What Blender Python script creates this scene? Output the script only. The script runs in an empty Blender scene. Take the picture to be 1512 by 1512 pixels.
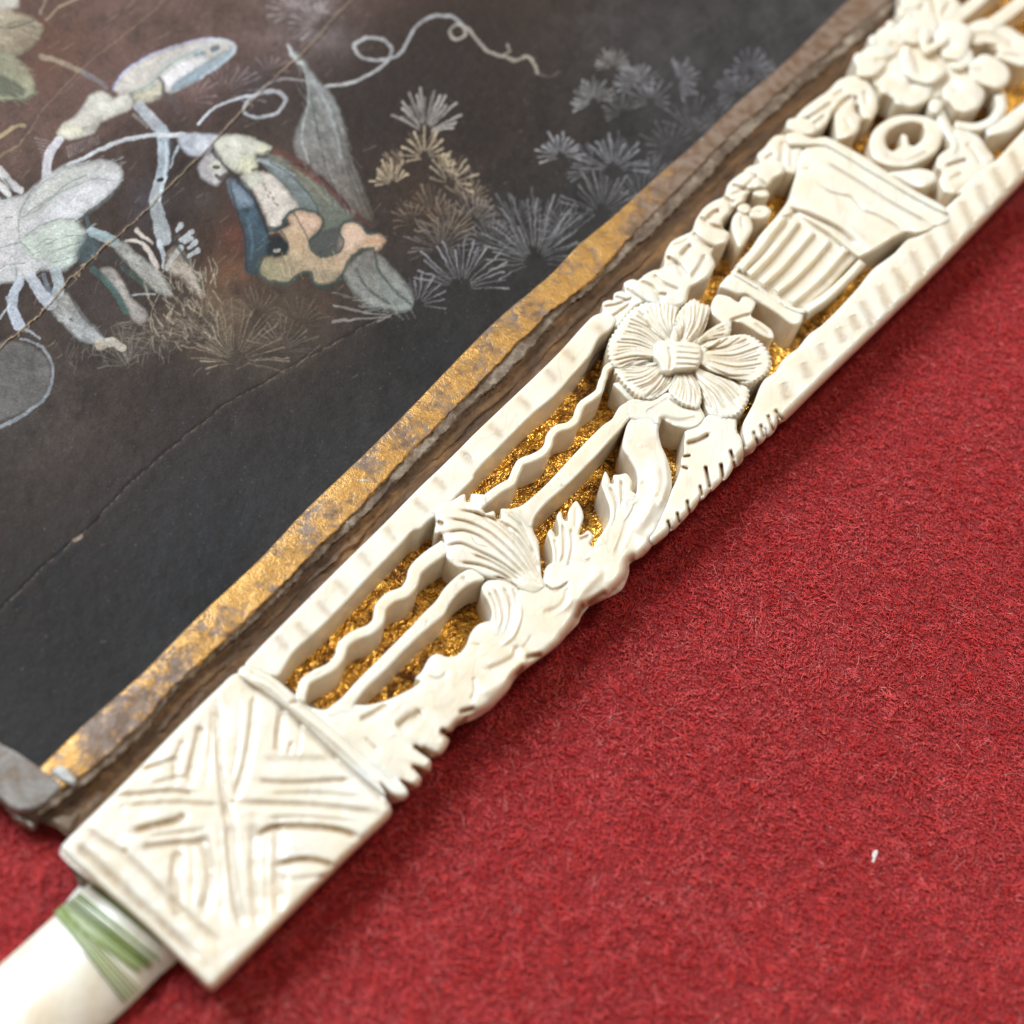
import bpy, math, random
import numpy as np
from mathutils import Vector, Matrix
from mathutils.geometry import delaunay_2d_cdt

random.seed(7)
RNG = np.random.default_rng(11)
C = bpy.context.scene
COL = C.collection

# ------------------------------------------------------------------ camera, light, exposure
S = 5e-5                       # metres per working unit (one unit = 0.05 mm)
FOV = math.radians(36); TILT = math.radians(35); ROLL = math.radians(15)
D = 756 / math.tan(FOV / 2)
ZT = 50.0
camd = bpy.data.cameras.new('camera'); cam = bpy.data.objects.new('camera', camd); COL.objects.link(cam)
cpos = np.array([0, -math.sin(TILT) * D, math.cos(TILT) * D + ZT])
_r = np.array([1., 0, 0]); _u = np.array([0, math.cos(TILT), math.sin(TILT)]); FWD = np.array([0, math.sin(TILT), -math.cos(TILT)])
RGT = math.cos(ROLL) * _r + math.sin(ROLL) * _u; UPV = -math.sin(ROLL) * _r + math.cos(ROLL) * _u
cam.matrix_world = Matrix(((RGT[0], UPV[0], -FWD[0], cpos[0] * S), (RGT[1], UPV[1], -FWD[1], cpos[1] * S), (RGT[2], UPV[2], -FWD[2], cpos[2] * S), (0, 0, 0, 1)))
camd.sensor_width = 36; camd.lens = 18 / math.tan(FOV / 2)
camd.clip_start = 0.005; camd.clip_end = 20
C.camera = cam
camd.dof.use_dof = True
camd.dof.focus_distance = (D + 60) * S
camd.dof.aperture_fstop = 27.0

world = bpy.data.worlds.new("World"); C.world = world; world.use_nodes = True
bg = world.node_tree.nodes['Background']
bg.inputs[0].default_value = (1.0, 0.84, 0.68, 1); bg.inputs[1].default_value = 0.205

def area(name, loc, target, size, power, color):
    l = bpy.data.lights.new(name, 'AREA'); l.shape = 'RECTANGLE'; l.size = size[0]; l.size_y = size[1]
    l.energy = power; l.color = color
    o = bpy.data.objects.new(name, l); COL.objects.link(o); o.location = loc
    o.rotation_euler = (Vector(target) - Vector(loc)).to_track_quat('-Z', 'Y').to_euler()
    return o
area('window_light', (-0.44, 0.24, 0.50), (0, 0, 0), (0.36, 0.40), 8.3, (0.80, 0.91, 1.0))
area('room_light', (0.25, 0.36, 0.58), (0, 0, 0), (0.14, 0.16), 1.6, (1.0, 0.90, 0.76))
C.view_settings.view_transform = 'Standard'; C.view_settings.look = 'None'
C.view_settings.exposure = 0.0; C.view_settings.gamma = 1
C.render.engine = 'CYCLES'

# ------------------------------------------------------------------ helpers
ct, st = math.cos(TILT), math.sin(TILT)
def U(px, py, z):
    """photo direction -> point on the plane at height z (working units)"""
    px = np.asarray(px, float); py = np.asarray(py, float); z = np.asarray(z, float)
    a = (px - 756) / D; b = (756 - py) / D
    dx, dy, dz = [FWD[i] + a * RGT[i] + b * UPV[i] for i in range(3)]
    t = (z - cpos[2]) / dz
    return np.stack(np.broadcast_arrays(cpos[0] + dx * t, cpos[1] + dy * t, z), -1)

def K(ox, oy, pts, s=5.04):
    return [(ox + x / s, oy + y / s) for x, y in pts]
def C1(*p): return K(80, 1180, p)
def C2(*p): return K(320, 960, p)
def C3(*p): return K(400, 780, p)
def C4(*p): return K(600, 780, p)
def C5(*p): return K(620, 660, p)
def C6(*p): return K(780, 560, p)
def C7(*p): return K(860, 400, p)
def D1(*p): return K(940, 240, p)
def D2(*p): return K(1120, 130, p)
def D3(*p): return K(1212, 0, p)
def D4(*p): return K(980, 480, p)
def D5(*p): return K(700, 420, p)
def D6(*p): return K(0, 1080, p)
def Z1(*p): return K(0, 950, p, 2.691)
def Z2(*p): return K(380, 650, p, 2.52)
def E1(*p): return K(0, 0, p, 3.024)
def E2(*p): return K(300, 0, p, 2.749)
def E3(*p): return K(750, 0, p, 3.024)

def resample(pts, step=None, n=None, closed=False):
    P = np.asarray(pts, float)
    if closed: P = np.vstack([P, P[:1]])
    seg = np.hypot(*np.diff(P, axis=0).T); s = np.r_[0, np.cumsum(seg)]
    if n is None: n = max(2, int(round(s[-1] / step)) + 1)
    t = np.linspace(0, s[-1], n)
    if closed: t = t[:-1]
    return np.stack([np.interp(t, s, P[:, i]) for i in range(P.shape[1])], -1)

def smooth(pts, closed=False, k=6):
    """Catmull-Rom through the points"""
    P = np.asarray(pts, float); n = len(P)
    if n < 3: return P
    out = []
    rng_ = range(n) if closed else range(n - 1)
    for i in rng_:
        if closed: p0, p1, p2, p3 = P[(i-1) % n], P[i], P[(i+1) % n], P[(i+2) % n]
        else: p0, p1, p2, p3 = P[max(i-1, 0)], P[i], P[i+1], P[min(i+2, n-1)]
        a1 = math.dist(p0, p1) ** .5 + 1e-6; a2 = math.dist(p1, p2) ** .5 + 1e-6; a3 = math.dist(p2, p3) ** .5 + 1e-6
        m1 = (p2 - p1); m2 = (p2 - p1)
        if a1 > 1e-3: m1 = a2 * ((p1 - p0) / a1 - (p2 - p0) / (a1 + a2) + (p2 - p1) / a2)
        if a3 > 1e-3: m2 = a2 * ((p2 - p1) / a2 - (p3 - p1) / (a2 + a3) + (p3 - p2) / a3)
        m1 = m1 * .85; m2 = m2 * .85
        for t in np.linspace(0, 1, k, endpoint=False):
            h1 = 2*t**3 - 3*t**2 + 1; h2 = t**3 - 2*t**2 + t; h3 = -2*t**3 + 3*t**2; h4 = t**3 - t**2
            out.append(h1*p1 + h2*m1 + h3*p2 + h4*m2)
    if not closed: out.append(P[-1])
    return np.array(out)

def dist_poly(X, P, closed=False, cap=None):
    """distance of points X to polyline P (and parameter 0..1 along it)"""
    P = np.asarray(P, float)
    A = P if closed else P[:-1]; B = np.roll(P, -1, 0) if closed else P[1:]
    d = B - A; L2 = (d ** 2).sum(1) + 1e-9
    best = np.full(len(X), 1e9); arg = np.zeros(len(X)); m = len(A)
    for c in range(0, len(X), 20000):
        x = X[c:c+20000]
        bb = best[c:c+20000]; aa = arg[c:c+20000]
        for j in range(0, m, 64):
            a = A[j:j+64]; dd = d[j:j+64]; l = L2[j:j+64]
            t = ((x[:, None, 0] - a[None, :, 0]) * dd[None, :, 0] + (x[:, None, 1] - a[None, :, 1]) * dd[None, :, 1]) / l[None]
            t = np.clip(t, 0, 1)
            q = (x[:, None, 0] - a[None, :, 0] - t * dd[None, :, 0]) ** 2 + (x[:, None, 1] - a[None, :, 1] - t * dd[None, :, 1]) ** 2
            k = q.argmin(1); r = np.arange(len(x)); v = q[r, k]
            w = v < bb
            bb[w] = v[w]; aa[w] = ((j + k + t[r, k]) / m)[w]
    return np.sqrt(best), arg

def inside(X, P):
    P = np.asarray(P, float); Q = np.roll(P, -1, 0)
    r = np.zeros(len(X), bool); x = X[:, 0]; y = X[:, 1]
    for (ax, ay), (bx, by) in zip(P, Q):
        if ay == by: continue
        c = ((ay > y) != (by > y)) & (x < (bx - ax) * (y - ay) / (by - ay) + ax)
        r ^= c
    return r

def vnoise(x, y, scale, seed=0, octv=3, gain=.5):
    """smooth value noise, about -1..1"""
    out = np.zeros(np.broadcast(x, y).shape); amp = 1; tot = 0
    for o in range(octv):
        g = np.random.default_rng(seed * 31 + o).random((256, 256)) * 2 - 1
        u = np.asarray(x) / scale * 2 ** o + 1000.3; v = np.asarray(y) / scale * 2 ** o + 1000.7
        i = np.floor(u).astype(int); j = np.floor(v).astype(int); fu = u - i; fv = v - j
        fu = fu * fu * (3 - 2 * fu); fv = fv * fv * (3 - 2 * fv)
        i0 = i % 256; i1 = (i + 1) % 256; j0 = j % 256; j1 = (j + 1) % 256
        out += amp * ((g[i0, j0] * (1-fu) + g[i1, j0] * fu) * (1-fv) + (g[i0, j1] * (1-fu) + g[i1, j1] * fu) * fv)
        tot += amp; amp *= gain
    return out / tot * 1.6

def make_mesh(name, verts, faces, mat, parent=None, smooth_faces=True, attrs=None, colors=None, base=None):
    """verts in working units; faces list/array of equal-size polygons"""
    v = np.asarray(verts, float)
    me = bpy.data.meshes.new(name)
    me.vertices.add(len(v)); me.vertices.foreach_set('co', (v * S).astype(np.float32).ravel())
    if isinstance(faces, np.ndarray):
        n, k = faces.shape; lt = np.full(n, k); fl = faces.ravel()
    else:
        lt = np.array([len(f) for f in faces]); fl = np.array([i for f in faces for i in f])
    ls = np.r_[0, np.cumsum(lt)[:-1]]
    me.loops.add(len(fl)); me.loops.foreach_set('vertex_index', fl.astype(np.int32))
    me.polygons.add(len(lt)); me.polygons.foreach_set('loop_start', ls.astype(np.int32))
    me.polygons.foreach_set('loop_total', lt.astype(np.int32))
    me.polygons.foreach_set('use_smooth', np.full(len(lt), smooth_faces))
    me.update(calc_edges=True); me.validate()
    if attrs:
        for k_, a in attrs.items():
            at = me.attributes.new(k_, 'FLOAT', 'POINT'); at.data.foreach_set('value', np.asarray(a, np.float32))
    if colors is not None:
        at = me.attributes.new('paint', 'FLOAT_COLOR', 'POINT')
        cc = np.ones((len(v), 4), np.float32); cc[:, :3] = colors; at.data.foreach_set('color', cc.ravel())
    me.materials.append(mat)
    o = bpy.data.objects.new(name, me); COL.objects.link(o)
    if parent is not None: o.parent = parent
    return o

def tag(o, label=None, cat=None, group=None, kind=None):
    if label: o['label'] = label
    if cat: o['category'] = cat
    if group: o['group'] = group
    if kind: o['kind'] = kind
    return o

def lin(c):
    c = np.asarray(c, float) / 255.
    return np.where(c <= .04045, c / 12.92, ((c + .055) / 1.055) ** 2.4)

# ------------------------------------------------------------------ materials
class NT:
    def __init__(s, name):
        s.m = bpy.data.materials.new(name); s.m.use_nodes = True; s.t = s.m.node_tree; s.n = s.t.nodes
        s.b = s.n['Principled BSDF']
    def add(s, typ, **kw):
        n = s.n.new(typ)
        for k, v in kw.items():
            if k.startswith('i_'):
                key = k[2:]
                key = int(key) if key.isdigit() else key.replace('_', ' ')
                n.inputs[key].default_value = v
            else: setattr(n, k, v)
        return n
    def l(s, a, b): s.t.links.new(a, b)
    def noise(s, scale, detail=4, rough=.55, vec=None, dist=0):
        n = s.add('ShaderNodeTexNoise'); n.inputs['Scale'].default_value = scale; n.inputs['Detail'].default_value = detail
        n.inputs['Roughness'].default_value = rough; n.inputs['Distortion'].default_value = dist
        s.l(vec if vec is not None else s.coord(), n.inputs['Vector']); return n.outputs['Fac']
    def coord(s):
        if not hasattr(s, '_c'): s._c = s.add('ShaderNodeTexCoord').outputs['Object']
        return s._c
    def mapped(s, rot=(0,0,0), scale=(1,1,1)):
        n = s.add('ShaderNodeMapping'); s.l(s.coord(), n.inputs['Vector']); n.inputs['Rotation'].default_value = rot; n.inputs['Scale'].default_value = scale
        return n.outputs[0]
    def along(s, k=4.):
        n = s.add('ShaderNodeMapping', vector_type='TEXTURE'); s.l(s.coord(), n.inputs['Vector']); n.inputs['Rotation'].default_value = (0, 0, math.radians(63)); n.inputs['Scale'].default_value = (k, .8, 1)
        return n.outputs[0]
    def ramp(s, fac, stops):
        n = s.add('ShaderNodeValToRGB'); e = n.color_ramp.elements
        while len(e) < len(stops): e.new(.5)
        for q, (p, c) in zip(e, stops):
            q.position = p; q.color = (*c, 1) if len(c) == 3 else c
        s.l(fac, n.inputs[0]); return n.outputs[0]
    def mix(s, fac, a, b, mode='MIX'):
        n = s.add('ShaderNodeMix', data_type='RGBA', blend_type=mode)
        for sock, v in ((n.inputs[0], fac), (n.inputs[6], a), (n.inputs[7], b)):
            if isinstance(v, (int, float)): sock.default_value = v
            elif isinstance(v, tuple): sock.default_value = (*v, 1)
            else: s.l(v, sock)
        return n.outputs[2]
    def math(s, op, a, b=0., clamp=False):
        n = s.add('ShaderNodeMath', operation=op, use_clamp=clamp)
        for sock, v in ((n.inputs[0], a), (n.inputs[1], b)):
            if isinstance(v, (int, float)): sock.default_value = v
            else: s.l(v, sock)
        return n.outputs[0]
    def attr(s, name, out='Fac'):
        n = s.add('ShaderNodeAttribute'); n.attribute_name = name; return n.outputs[out]
    def bump(s, h, dist, strength=1., prev=None):
        n = s.add('ShaderNodeBump'); n.inputs['Distance'].default_value = dist; n.inputs['Strength'].default_value = strength
        s.l(h, n.inputs['Height'])
        if prev is not None: s.l(prev, n.inputs['Normal'])
        s.l(n.outputs[0], s.b.inputs['Normal']); return n.outputs[0]
    def set(s, **kw):
        for k, v in kw.items():
            sock = s.b.inputs[k.replace('_', ' ')]
            if isinstance(v, (int, float)): sock.default_value = v
            elif isinstance(v, tuple): sock.default_value = (*v, 1) if sock.type == 'RGBA' else v
            else: s.l(v, sock)

def ivory_material(name='ivory'):
    t = NT(name)
    g = t.attr('grime')  # grime in the cuts, plus shade painted on the sides
    big = t.noise(350, 3); fine = t.noise(2600, 5, .65)
    cream = t.ramp(big, [(.3, (.82, .72, .56)), (.52, (.85, .785, .66)), (.75, (.86, .82, .74))])
    old = t.ramp(t.noise(95, 3, .6, None, .5), [(.42, (0,)*3), (.66, (1,)*3)])
    cream = t.mix(t.math('MULTIPLY', old, .32), cream, (.80, .62, .40))
    spots = t.ramp(t.noise(4200, 2, .6), [(.66, (0, 0, 0)), (.74, (1, 1, 1))])
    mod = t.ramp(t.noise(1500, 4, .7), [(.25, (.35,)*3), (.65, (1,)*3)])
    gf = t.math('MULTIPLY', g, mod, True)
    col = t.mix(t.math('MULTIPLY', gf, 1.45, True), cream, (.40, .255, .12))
    col = t.mix(t.math('MULTIPLY', t.math('MULTIPLY', spots, .35), t.math('ADD', g, .12, True)), col, (.12, .09, .06))
    veins = t.noise(500, 2, .5, t.mapped((0, 0, math.radians(-45)), (1, .22, 1)), .6)
    vf = t.ramp(veins, [(.485, (0,)*3), (.5, (1,)*3), (.515, (0,)*3)])
    col = t.mix(t.math('MULTIPLY', vf, .22), col, (.45, .34, .2))
    t.set(Base_Color=col, Subsurface_Weight=.45, Subsurface_Radius=(.0009, .00065, .00042), Subsurface_Scale=1.0,
          Roughness=.31, Coat_Weight=.22, Coat_Roughness=.13, IOR=1.5)
    h = t.math('ADD', t.math('MULTIPLY', big, 1.0), t.math('MULTIPLY', fine, .12))
    t.bump(h, .00015, .3)
    return t.m
IVORY = ivory_material()

def gold_material():
    t = NT('gold_foil')
    n1 = t.noise(700, 5, .65, t.mapped((0, 0, math.radians(-45)), (1, .45, 1)), .8)
    cr = t.noise(2400, 6, .75, None, 1.2)
    wear = t.ramp(t.noise(520, 6, .8, None, .8), [(.40, (1,)*3), (.54, (0,)*3)])
    col = t.mix(wear, (1.0, .56, .11), (.20, .075, .015))
    t.set(Base_Color=col, Metallic=t.math('SUBTRACT', 1., t.math('MULTIPLY', wear, .45)), Roughness=.25)
    b1 = t.bump(t.noise(900, 2, .5, t.mapped((0, 0, math.radians(-50)), (1, .6, 1)), 1.5), .0005, 1.)
    b1 = t.bump(t.noise(330, 3, .6, None, 2.), .0009, 1., b1)
    b2 = t.bump(t.noise(1900, 2, .5, None, 1.), .00011, 1., b1)
    t.bump(t.noise(6000, 1, .5), .00004, 1., b2)
    return t.m
GOLD = gold_material()

def paint_material():
    t = NT('painted_paper')
    c = t.attr('paint', 'Color')
    grain = t.noise(5200, 3, .7)
    col = t.mix(.55, c, t.ramp(grain, [(.3, (.55,)*3), (.7, (1.5,)*3)]), 'MULTIPLY')
    t.set(Base_Color=col, Roughness=.68, Specular_IOR_Level=.22)
    h = t.math('ADD', t.noise(900, 5, .6), t.math('MULTIPLY', grain, .18))
    t.bump(h, .0002, .5)
    return t.m
PAINT = paint_material()

def gilt_material():
    t = NT('gilt_paper')
    big = t.noise(330, 5, .72, None, .4); fine = t.noise(1700, 4, .7)
    w = t.math('ADD', t.math('ADD', t.math('MULTIPLY', big, .62), t.math('MULTIPLY', fine, .38)), t.attr('worn'))
    wear = t.ramp(w, [(.48, (0,)*3), (.585, (1,)*3)])
    bare = t.mix(t.ramp(t.noise(900, 3), [(.4, (0,)*3), (.6, (1,)*3)]), (.15, .08, .042), (.23, .155, .11))
    gold = t.mix(fine, (.40, .20, .052), (.56, .31, .09))
    chip = t.ramp(t.noise(480, 3, .6, None, 1.), [(.70, (0,)*3), (.73, (1,)*3)])
    col = t.mix(chip, t.mix(wear, gold, bare), (.45, .38, .30))
    t.set(Base_Color=col, Metallic=t.math('MULTIPLY', t.math('SUBTRACT', 1., wear), .62), Roughness=.42)
    t.bump(t.math('ADD', t.math('MULTIPLY', wear, -.35), fine), .00022, .7)
    return t.m
GILT = gilt_material()

def brown_material():
    t = NT('worn_gilt_fold')
    st_ = t.noise(700, 5, .65, t.along(), .1)
    st2 = t.noise(2300, 4, .7)
    col = t.ramp(st_, [(.3, (.045, .022, .010)), (.5, (.10, .048, .018)), (.68, (.22, .11, .036))])
    col = t.mix(.5, col, t.ramp(st2, [(.3, (.45,)*3), (.7, (1.35,)*3)]), 'MULTIPLY')
    t.set(Base_Color=col, Metallic=.25, Roughness=.48)
    t.bump(t.math('ADD', st_, t.math('MULTIPLY', st2, .4)), .0003, .6)
    return t.m
BROWN = brown_material()

def board_material(name, a, b, c3):
    t = NT(name)
    n = t.noise(420, 5, .7, None, .3); f = t.noise(2600, 4, .7)
    col = t.ramp(n, [(.36, a), (.5, b), (.64, c3)])
    col = t.mix(.5, col, t.ramp(f, [(.3, (.6,)*3), (.7, (1.3,)*3)]), 'MULTIPLY')
    t.set(Base_Color=col, Roughness=.7)
    t.bump(t.math('ADD', n, t.math('MULTIPLY', f, .4)), .0003, .7)
    return t.m
TORN = board_material('torn_paper', (.085, .052, .032), (.17, .115, .075), (.33, .26, .19))
TAB = board_material('grey_paper_tab', (.20, .14, .095), (.25, .225, .205), (.36, .32, .29))
CHIP = board_material('pale_paper', (.40, .40, .38), (.50, .50, .47), (.60, .60, .58))

def thread_material():
    t = NT('green_thread')
    v = t.attr('tone')
    col = t.ramp(v, [(0, (.09, .13, .015)), (.5, (.24, .32, .05)), (1, (.42, .55, .22))])
    t.set(Base_Color=col, Roughness=.35, Sheen_Weight=.3, Coat_Weight=.2)
    return t.m
THREAD = thread_material()

def velvet_material(name, fibre):
    t = NT(name)
    if fibre:
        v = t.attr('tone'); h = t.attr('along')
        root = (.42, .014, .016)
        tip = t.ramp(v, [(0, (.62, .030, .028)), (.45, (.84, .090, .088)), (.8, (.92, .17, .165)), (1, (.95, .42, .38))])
        col = t.mix(h, root, tip)  # nap sheen painted into the colour as paler, pinker tips
        t.set(Base_Color=col, Roughness=.7, Specular_IOR_Level=.2, Sheen_Weight=.30, Sheen_Roughness=.4, Sheen_Tint=(1, .4, .4))
    else:
        n = t.noise(2200, 4, .7)
        t.set(Base_Color=t.ramp(n, [(.3, (.20, .008, .010)), (.7, (.42, .020, .024))]), Roughness=.8, Sheen_Weight=.3, Sheen_Tint=(1, .4, .4))
        t.bump(n, .0004, .8)
    return t.m
VELVET = velvet_material('velvet_ground', False); PILE = velvet_material('velvet_pile', True)

# ------------------------------------------------------------------ setting: the velvet
xs = np.linspace(-6000, 6000, 241)
gx, gy = np.meshgrid(xs, xs, indexing='ij')
gz = vnoise(gx, gy, 900, 3) * 6 - 4
V = np.stack([gx.ravel(), gy.ravel(), gz.ravel()], -1)
def grid_faces(n, m):
    i = np.arange(n - 1)[:, None] * m + np.arange(m - 1)[None]
    i = i.ravel(); return np.stack([i, i + m, i + m + 1, i + 1], -1)
cloth = make_mesh('velvet_cloth', V, grid_faces(241, 241), VELVET)
tag(cloth, 'deep red velvet cloth spread under the fan', kind='structure')

# guard's long right silhouette, shared by the flank rounding
RIGHT = smooth(C1((1170, 1440)) + C1((1512, 1110)) + C2((1010, 1515), (1295, 1235), (1310, 1185)) + Z2((500, 1345), (560, 1340), (612, 1275), (645, 1225), (712, 1150), (722, 1095), (770, 1045), (860, 1000), (940, 930), (960, 880), (1030, 840), (1110, 770), (1190, 670), (1215, 625), (1290, 590), (1370, 510), (1386, 450), (1400, 440))
         + C6((760, 1400), (850, 1320), (950, 1235), (1000, 1195), (1110, 1105), (1190, 1030), (1270, 950), (1390, 835), (1512, 740)) + D4((590, 985), (620, 960), (680, 915), (790, 845), (900, 715), (1100, 520), (1300, 325), (1512, 120)) + [(1400, 385), (1512, 268), (1760, 18)])
END = np.array(C1((-60, 300), (40, 385), (330, 645), (740, 1005), (1150, 1415), (1250, 1500)))
RT = np.stack([RIGHT[:, 0] - RIGHT[:, 1], RIGHT.sum(1)], -1)
IN_R = (UPV - RGT)[:2]; IN_R = IN_R / np.linalg.norm(IN_R); IN_E = (UPV + RGT)[:2]; IN_E = IN_E / np.linalg.norm(IN_E)
def flank(X, width=15, drop=20):
    d, _ = dist_poly(X, RIGHT)
    t = X[:, 0] - X[:, 1]; o = np.argsort(RT[:, 0]); sR = np.interp(t, RT[o, 0], RT[o, 1])
    d = np.where(X.sum(1) > sR, 0, d)
    q = np.clip(1 - d / width, 0, 1)
    z = -drop * (1 - np.sqrt(1 - (q * .995) ** 2))
    d2, _ = dist_poly(X, END); q = np.clip(1 - d2 / 11, 0, 1)
    return z - 16 * (1 - np.sqrt(1 - (q * .99) ** 2))

FAN = bpy.data.objects.new('hand_fan', None); COL.objects.link(FAN); FAN.empty_display_size = .01
tag(FAN, 'antique folding fan with carved ivory guard stick and dark painted leaf, lying on red velvet', 'fan')

TOP = 73.0
def carve(name, outline, parent=FAN, top=TOP, zb=8, edge=3.0, edge_drop=2.6, dome=0., dome_k=8., grooves=(), ridges=(), noise=1.2,
          step=2.3, sm=True, use_flank=False, extra=None, mat=None, wall_shade=.16, grime0=0., holes=(), seed=None, sides=None):
    """one carved piece: traced outline, relief on top, upright sides"""
    P = smooth(outline, closed=True) if sm else np.asarray(outline, float)
    P = resample(P, step=min(2.0, step), closed=True)
    H = [resample(smooth(h, closed=True), step=2.0, closed=True) for h in holes]
    lo = P.min(0); hi = P.max(0)
    gx = np.arange(lo[0], hi[0], step); gy = np.arange(lo[1], hi[1], step * .87)
    X = np.array([(x + (step / 2 if j % 2 else 0), y) for j, y in enumerate(gy) for x in gx]).reshape(-1, 2)
    X = X + RNG.uniform(-.2, .2, X.shape)
    keep = inside(X, P)
    for h in H: keep &= ~inside(X, h)
    X = X[keep]
    rings = [P] + H
    allb = np.vstack(rings)
    if len(X):
        d = np.min([dist_poly(X, r, True)[0] for r in rings], 0); X = X[d > 1.1]; 
    pts = list(map(tuple, allb)) + list(map(tuple, X))
    edges = []; o = 0
    for r in rings:
        n = len(r); edges += [(o + i, o + (i + 1) % n) for i in range(n)]; o += n
    faces = []; o = 0
    for r in rings:
        faces.append(list(range(o, o + len(r)))); o += len(r)
    vs, es, fs, *_ = delaunay_2d_cdt([Vector(p) for p in pts], edges, [faces[0]] if not H else [], 1 if not H else 0, 1e-5)
    vs = np.array([tuple(v) for v in vs]); F = np.array([tuple(f) for f in fs if len(f) == 3])
    if H or True:
        cen = vs[F].mean(1); k = inside(cen, P)
        for h in H: k &= ~inside(cen, h)
        F = F[k]
    a = vs[F[:, 1]] - vs[F[:, 0]]; b = vs[F[:, 2]] - vs[F[:, 0]]
    cr = a[:, 0] * b[:, 1] - a[:, 1] * b[:, 0]
    F = F[np.abs(cr) > 1e-6]; cr = cr[np.abs(cr) > 1e-6]
    F[cr > 0] = F[cr > 0][:, ::-1]           # photo y runs down
    d = np.min([dist_poly(vs, r, True)[0] for r in rings], 0)
    q = np.clip(1 - d / edge, 0, 1)
    z = top - edge_drop * (1 - np.sqrt(1 - (q * .98) ** 2)) + dome * (1 - np.exp(-d / dome_k))
    sd = seed if seed is not None else (hash_name(name) + len(P))
    z = z + .5 * noise * vnoise(vs[:, 0], vs[:, 1], 30, sd, 2) + .14 * vnoise(vs[:, 0], vs[:, 1], 7, sd + 1, 2)
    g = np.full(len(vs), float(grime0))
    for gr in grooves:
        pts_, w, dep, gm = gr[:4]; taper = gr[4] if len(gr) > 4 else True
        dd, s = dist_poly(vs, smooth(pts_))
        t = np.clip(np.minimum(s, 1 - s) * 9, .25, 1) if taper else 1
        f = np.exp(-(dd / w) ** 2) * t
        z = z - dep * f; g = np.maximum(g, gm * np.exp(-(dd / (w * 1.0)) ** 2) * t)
    for pts_, w, hgt in ridges:
        dd, s = dist_poly(vs, smooth(pts_)); t = np.clip(np.minimum(s, 1 - s) * 6, .2, 1)
        z = z + hgt * np.exp(-(dd / w) ** 2) * t
    if extra: z = z + extra(vs)
    if use_flank:
        z = z + flank(vs)
        dR = dist_poly(vs, RIGHT)[0]; pat = np.clip(vnoise(vs[:, 0], vs[:, 1], 34, 77, 3, .7) * 2 - .35, 0, 1)
        if name in ('carved_trunk', 'serrated_leaf'): g = np.maximum(g, .75 * pat * np.exp(-(dR / 9) ** 2))
    z = np.maximum(z, zb + 2)
    W = U(vs[:, 0], vs[:, 1], z)
    # boundary edges -> walls
    E = np.vstack([F[:, [0, 1]], F[:, [1, 2]], F[:, [2, 0]]])
    key = np.sort(E, 1); kk = key[:, 0].astype(np.int64) * len(vs) + key[:, 1]
    _, inv, cnt = np.unique(kk, return_inverse=True, return_counts=True)
    Bd = E[cnt[inv] == 1]
    idx = np.unique(Bd); m = {v: i for i, v in enumerate(idx)}; nb = len(idx)
    levels = 4
    n0 = len(W); Vv = [W]; Gv = [g]
    zt = W[idx, 2]
    if use_flank:
        wr = np.clip(1.8 - dist_poly(vs[idx], RIGHT)[0] / 20, 0, 1); tt_ = vs[idx, 0] - vs[idx, 1]; o_ = np.argsort(RT[:, 0])
        wr = np.where(vs[idx].sum(1) > np.interp(tt_, RT[o_, 0], RT[o_, 1]), 1, wr); we = np.clip(1.5 - dist_poly(vs[idx], END)[0] / 14, 0, 1)
    for lv in range(levels + 1):
        f = lv / levels
        w = W[idx].copy(); w[:, 2] = zt * (1 - f) + min(zb, 1e9) * f
        if 0 < lv:
            wob = vnoise(vs[idx, 0], w[:, 2] * 2, 9, sd + 5, 2)
            w[:, 0] += wob * .5 * f; w[:, 1] += wob * .5 * f
            if use_flank:
                dp = (zt - w[:, 2])[:, None]
                w[:, :2] += dp * (.42 * wr[:, None] * IN_R + .18 * we[:, None] * IN_E)
        Vv.append(w); Gv.append(np.full(nb, wall_shade + .12 * f) + g[idx] * .5)  # sides browned, more near the base: recess shade painted in
    WF = []
    for lv in range(levels):
        o1 = n0 + lv * nb; o2 = o1 + nb
        for a_, b_ in Bd:
            i, j = m[a_], m[b_]; WF.append((o1 + j, o1 + i, o2 + i)); WF.append((o1 + j, o2 + i, o2 + j))
    return make_mesh(name, np.vstack(Vv), np.vstack([F, np.array(WF)]), mat or IVORY, parent, True, {'grime': np.concatenate(Gv)})

def hash_name(s): return sum(ord(c) * (i + 3) for i, c in enumerate(s)) % 900

def ribbon(center, hw, hw1=None):
    """outline of a bar of half width hw along a centre line"""
    Q = resample(smooth(center), step=4); T_ = np.gradient(Q, axis=0); T_ /= np.hypot(*T_.T)[:, None] + 1e-9
    N = np.stack([-T_[:, 1], T_[:, 0]], -1)
    w = np.linspace(hw, hw if hw1 is None else hw1, len(Q))[:, None]
    w = w * (1 + .06 * RNG.standard_normal((len(Q), 1)).cumsum(0) / 4)
    return np.vstack([Q + N * w, (Q - N * w)[::-1]])

def ellipse(cx, cy, rx, ry, ang=0, n=26, wob=.05):
    a = np.linspace(0, 2 * math.pi, n, endpoint=False); c, s = math.cos(math.radians(ang)), math.sin(math.radians(ang))
    r = 1 + wob * vnoise(np.cos(a) * 2 + cx, np.sin(a) * 2 + cy, 1.3, 5, 1)
    x = rx * np.cos(a) * r; y = ry * np.sin(a) * r
    return np.stack([cx + x * c - y * s, cy + x * s + y * c], -1)

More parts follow.
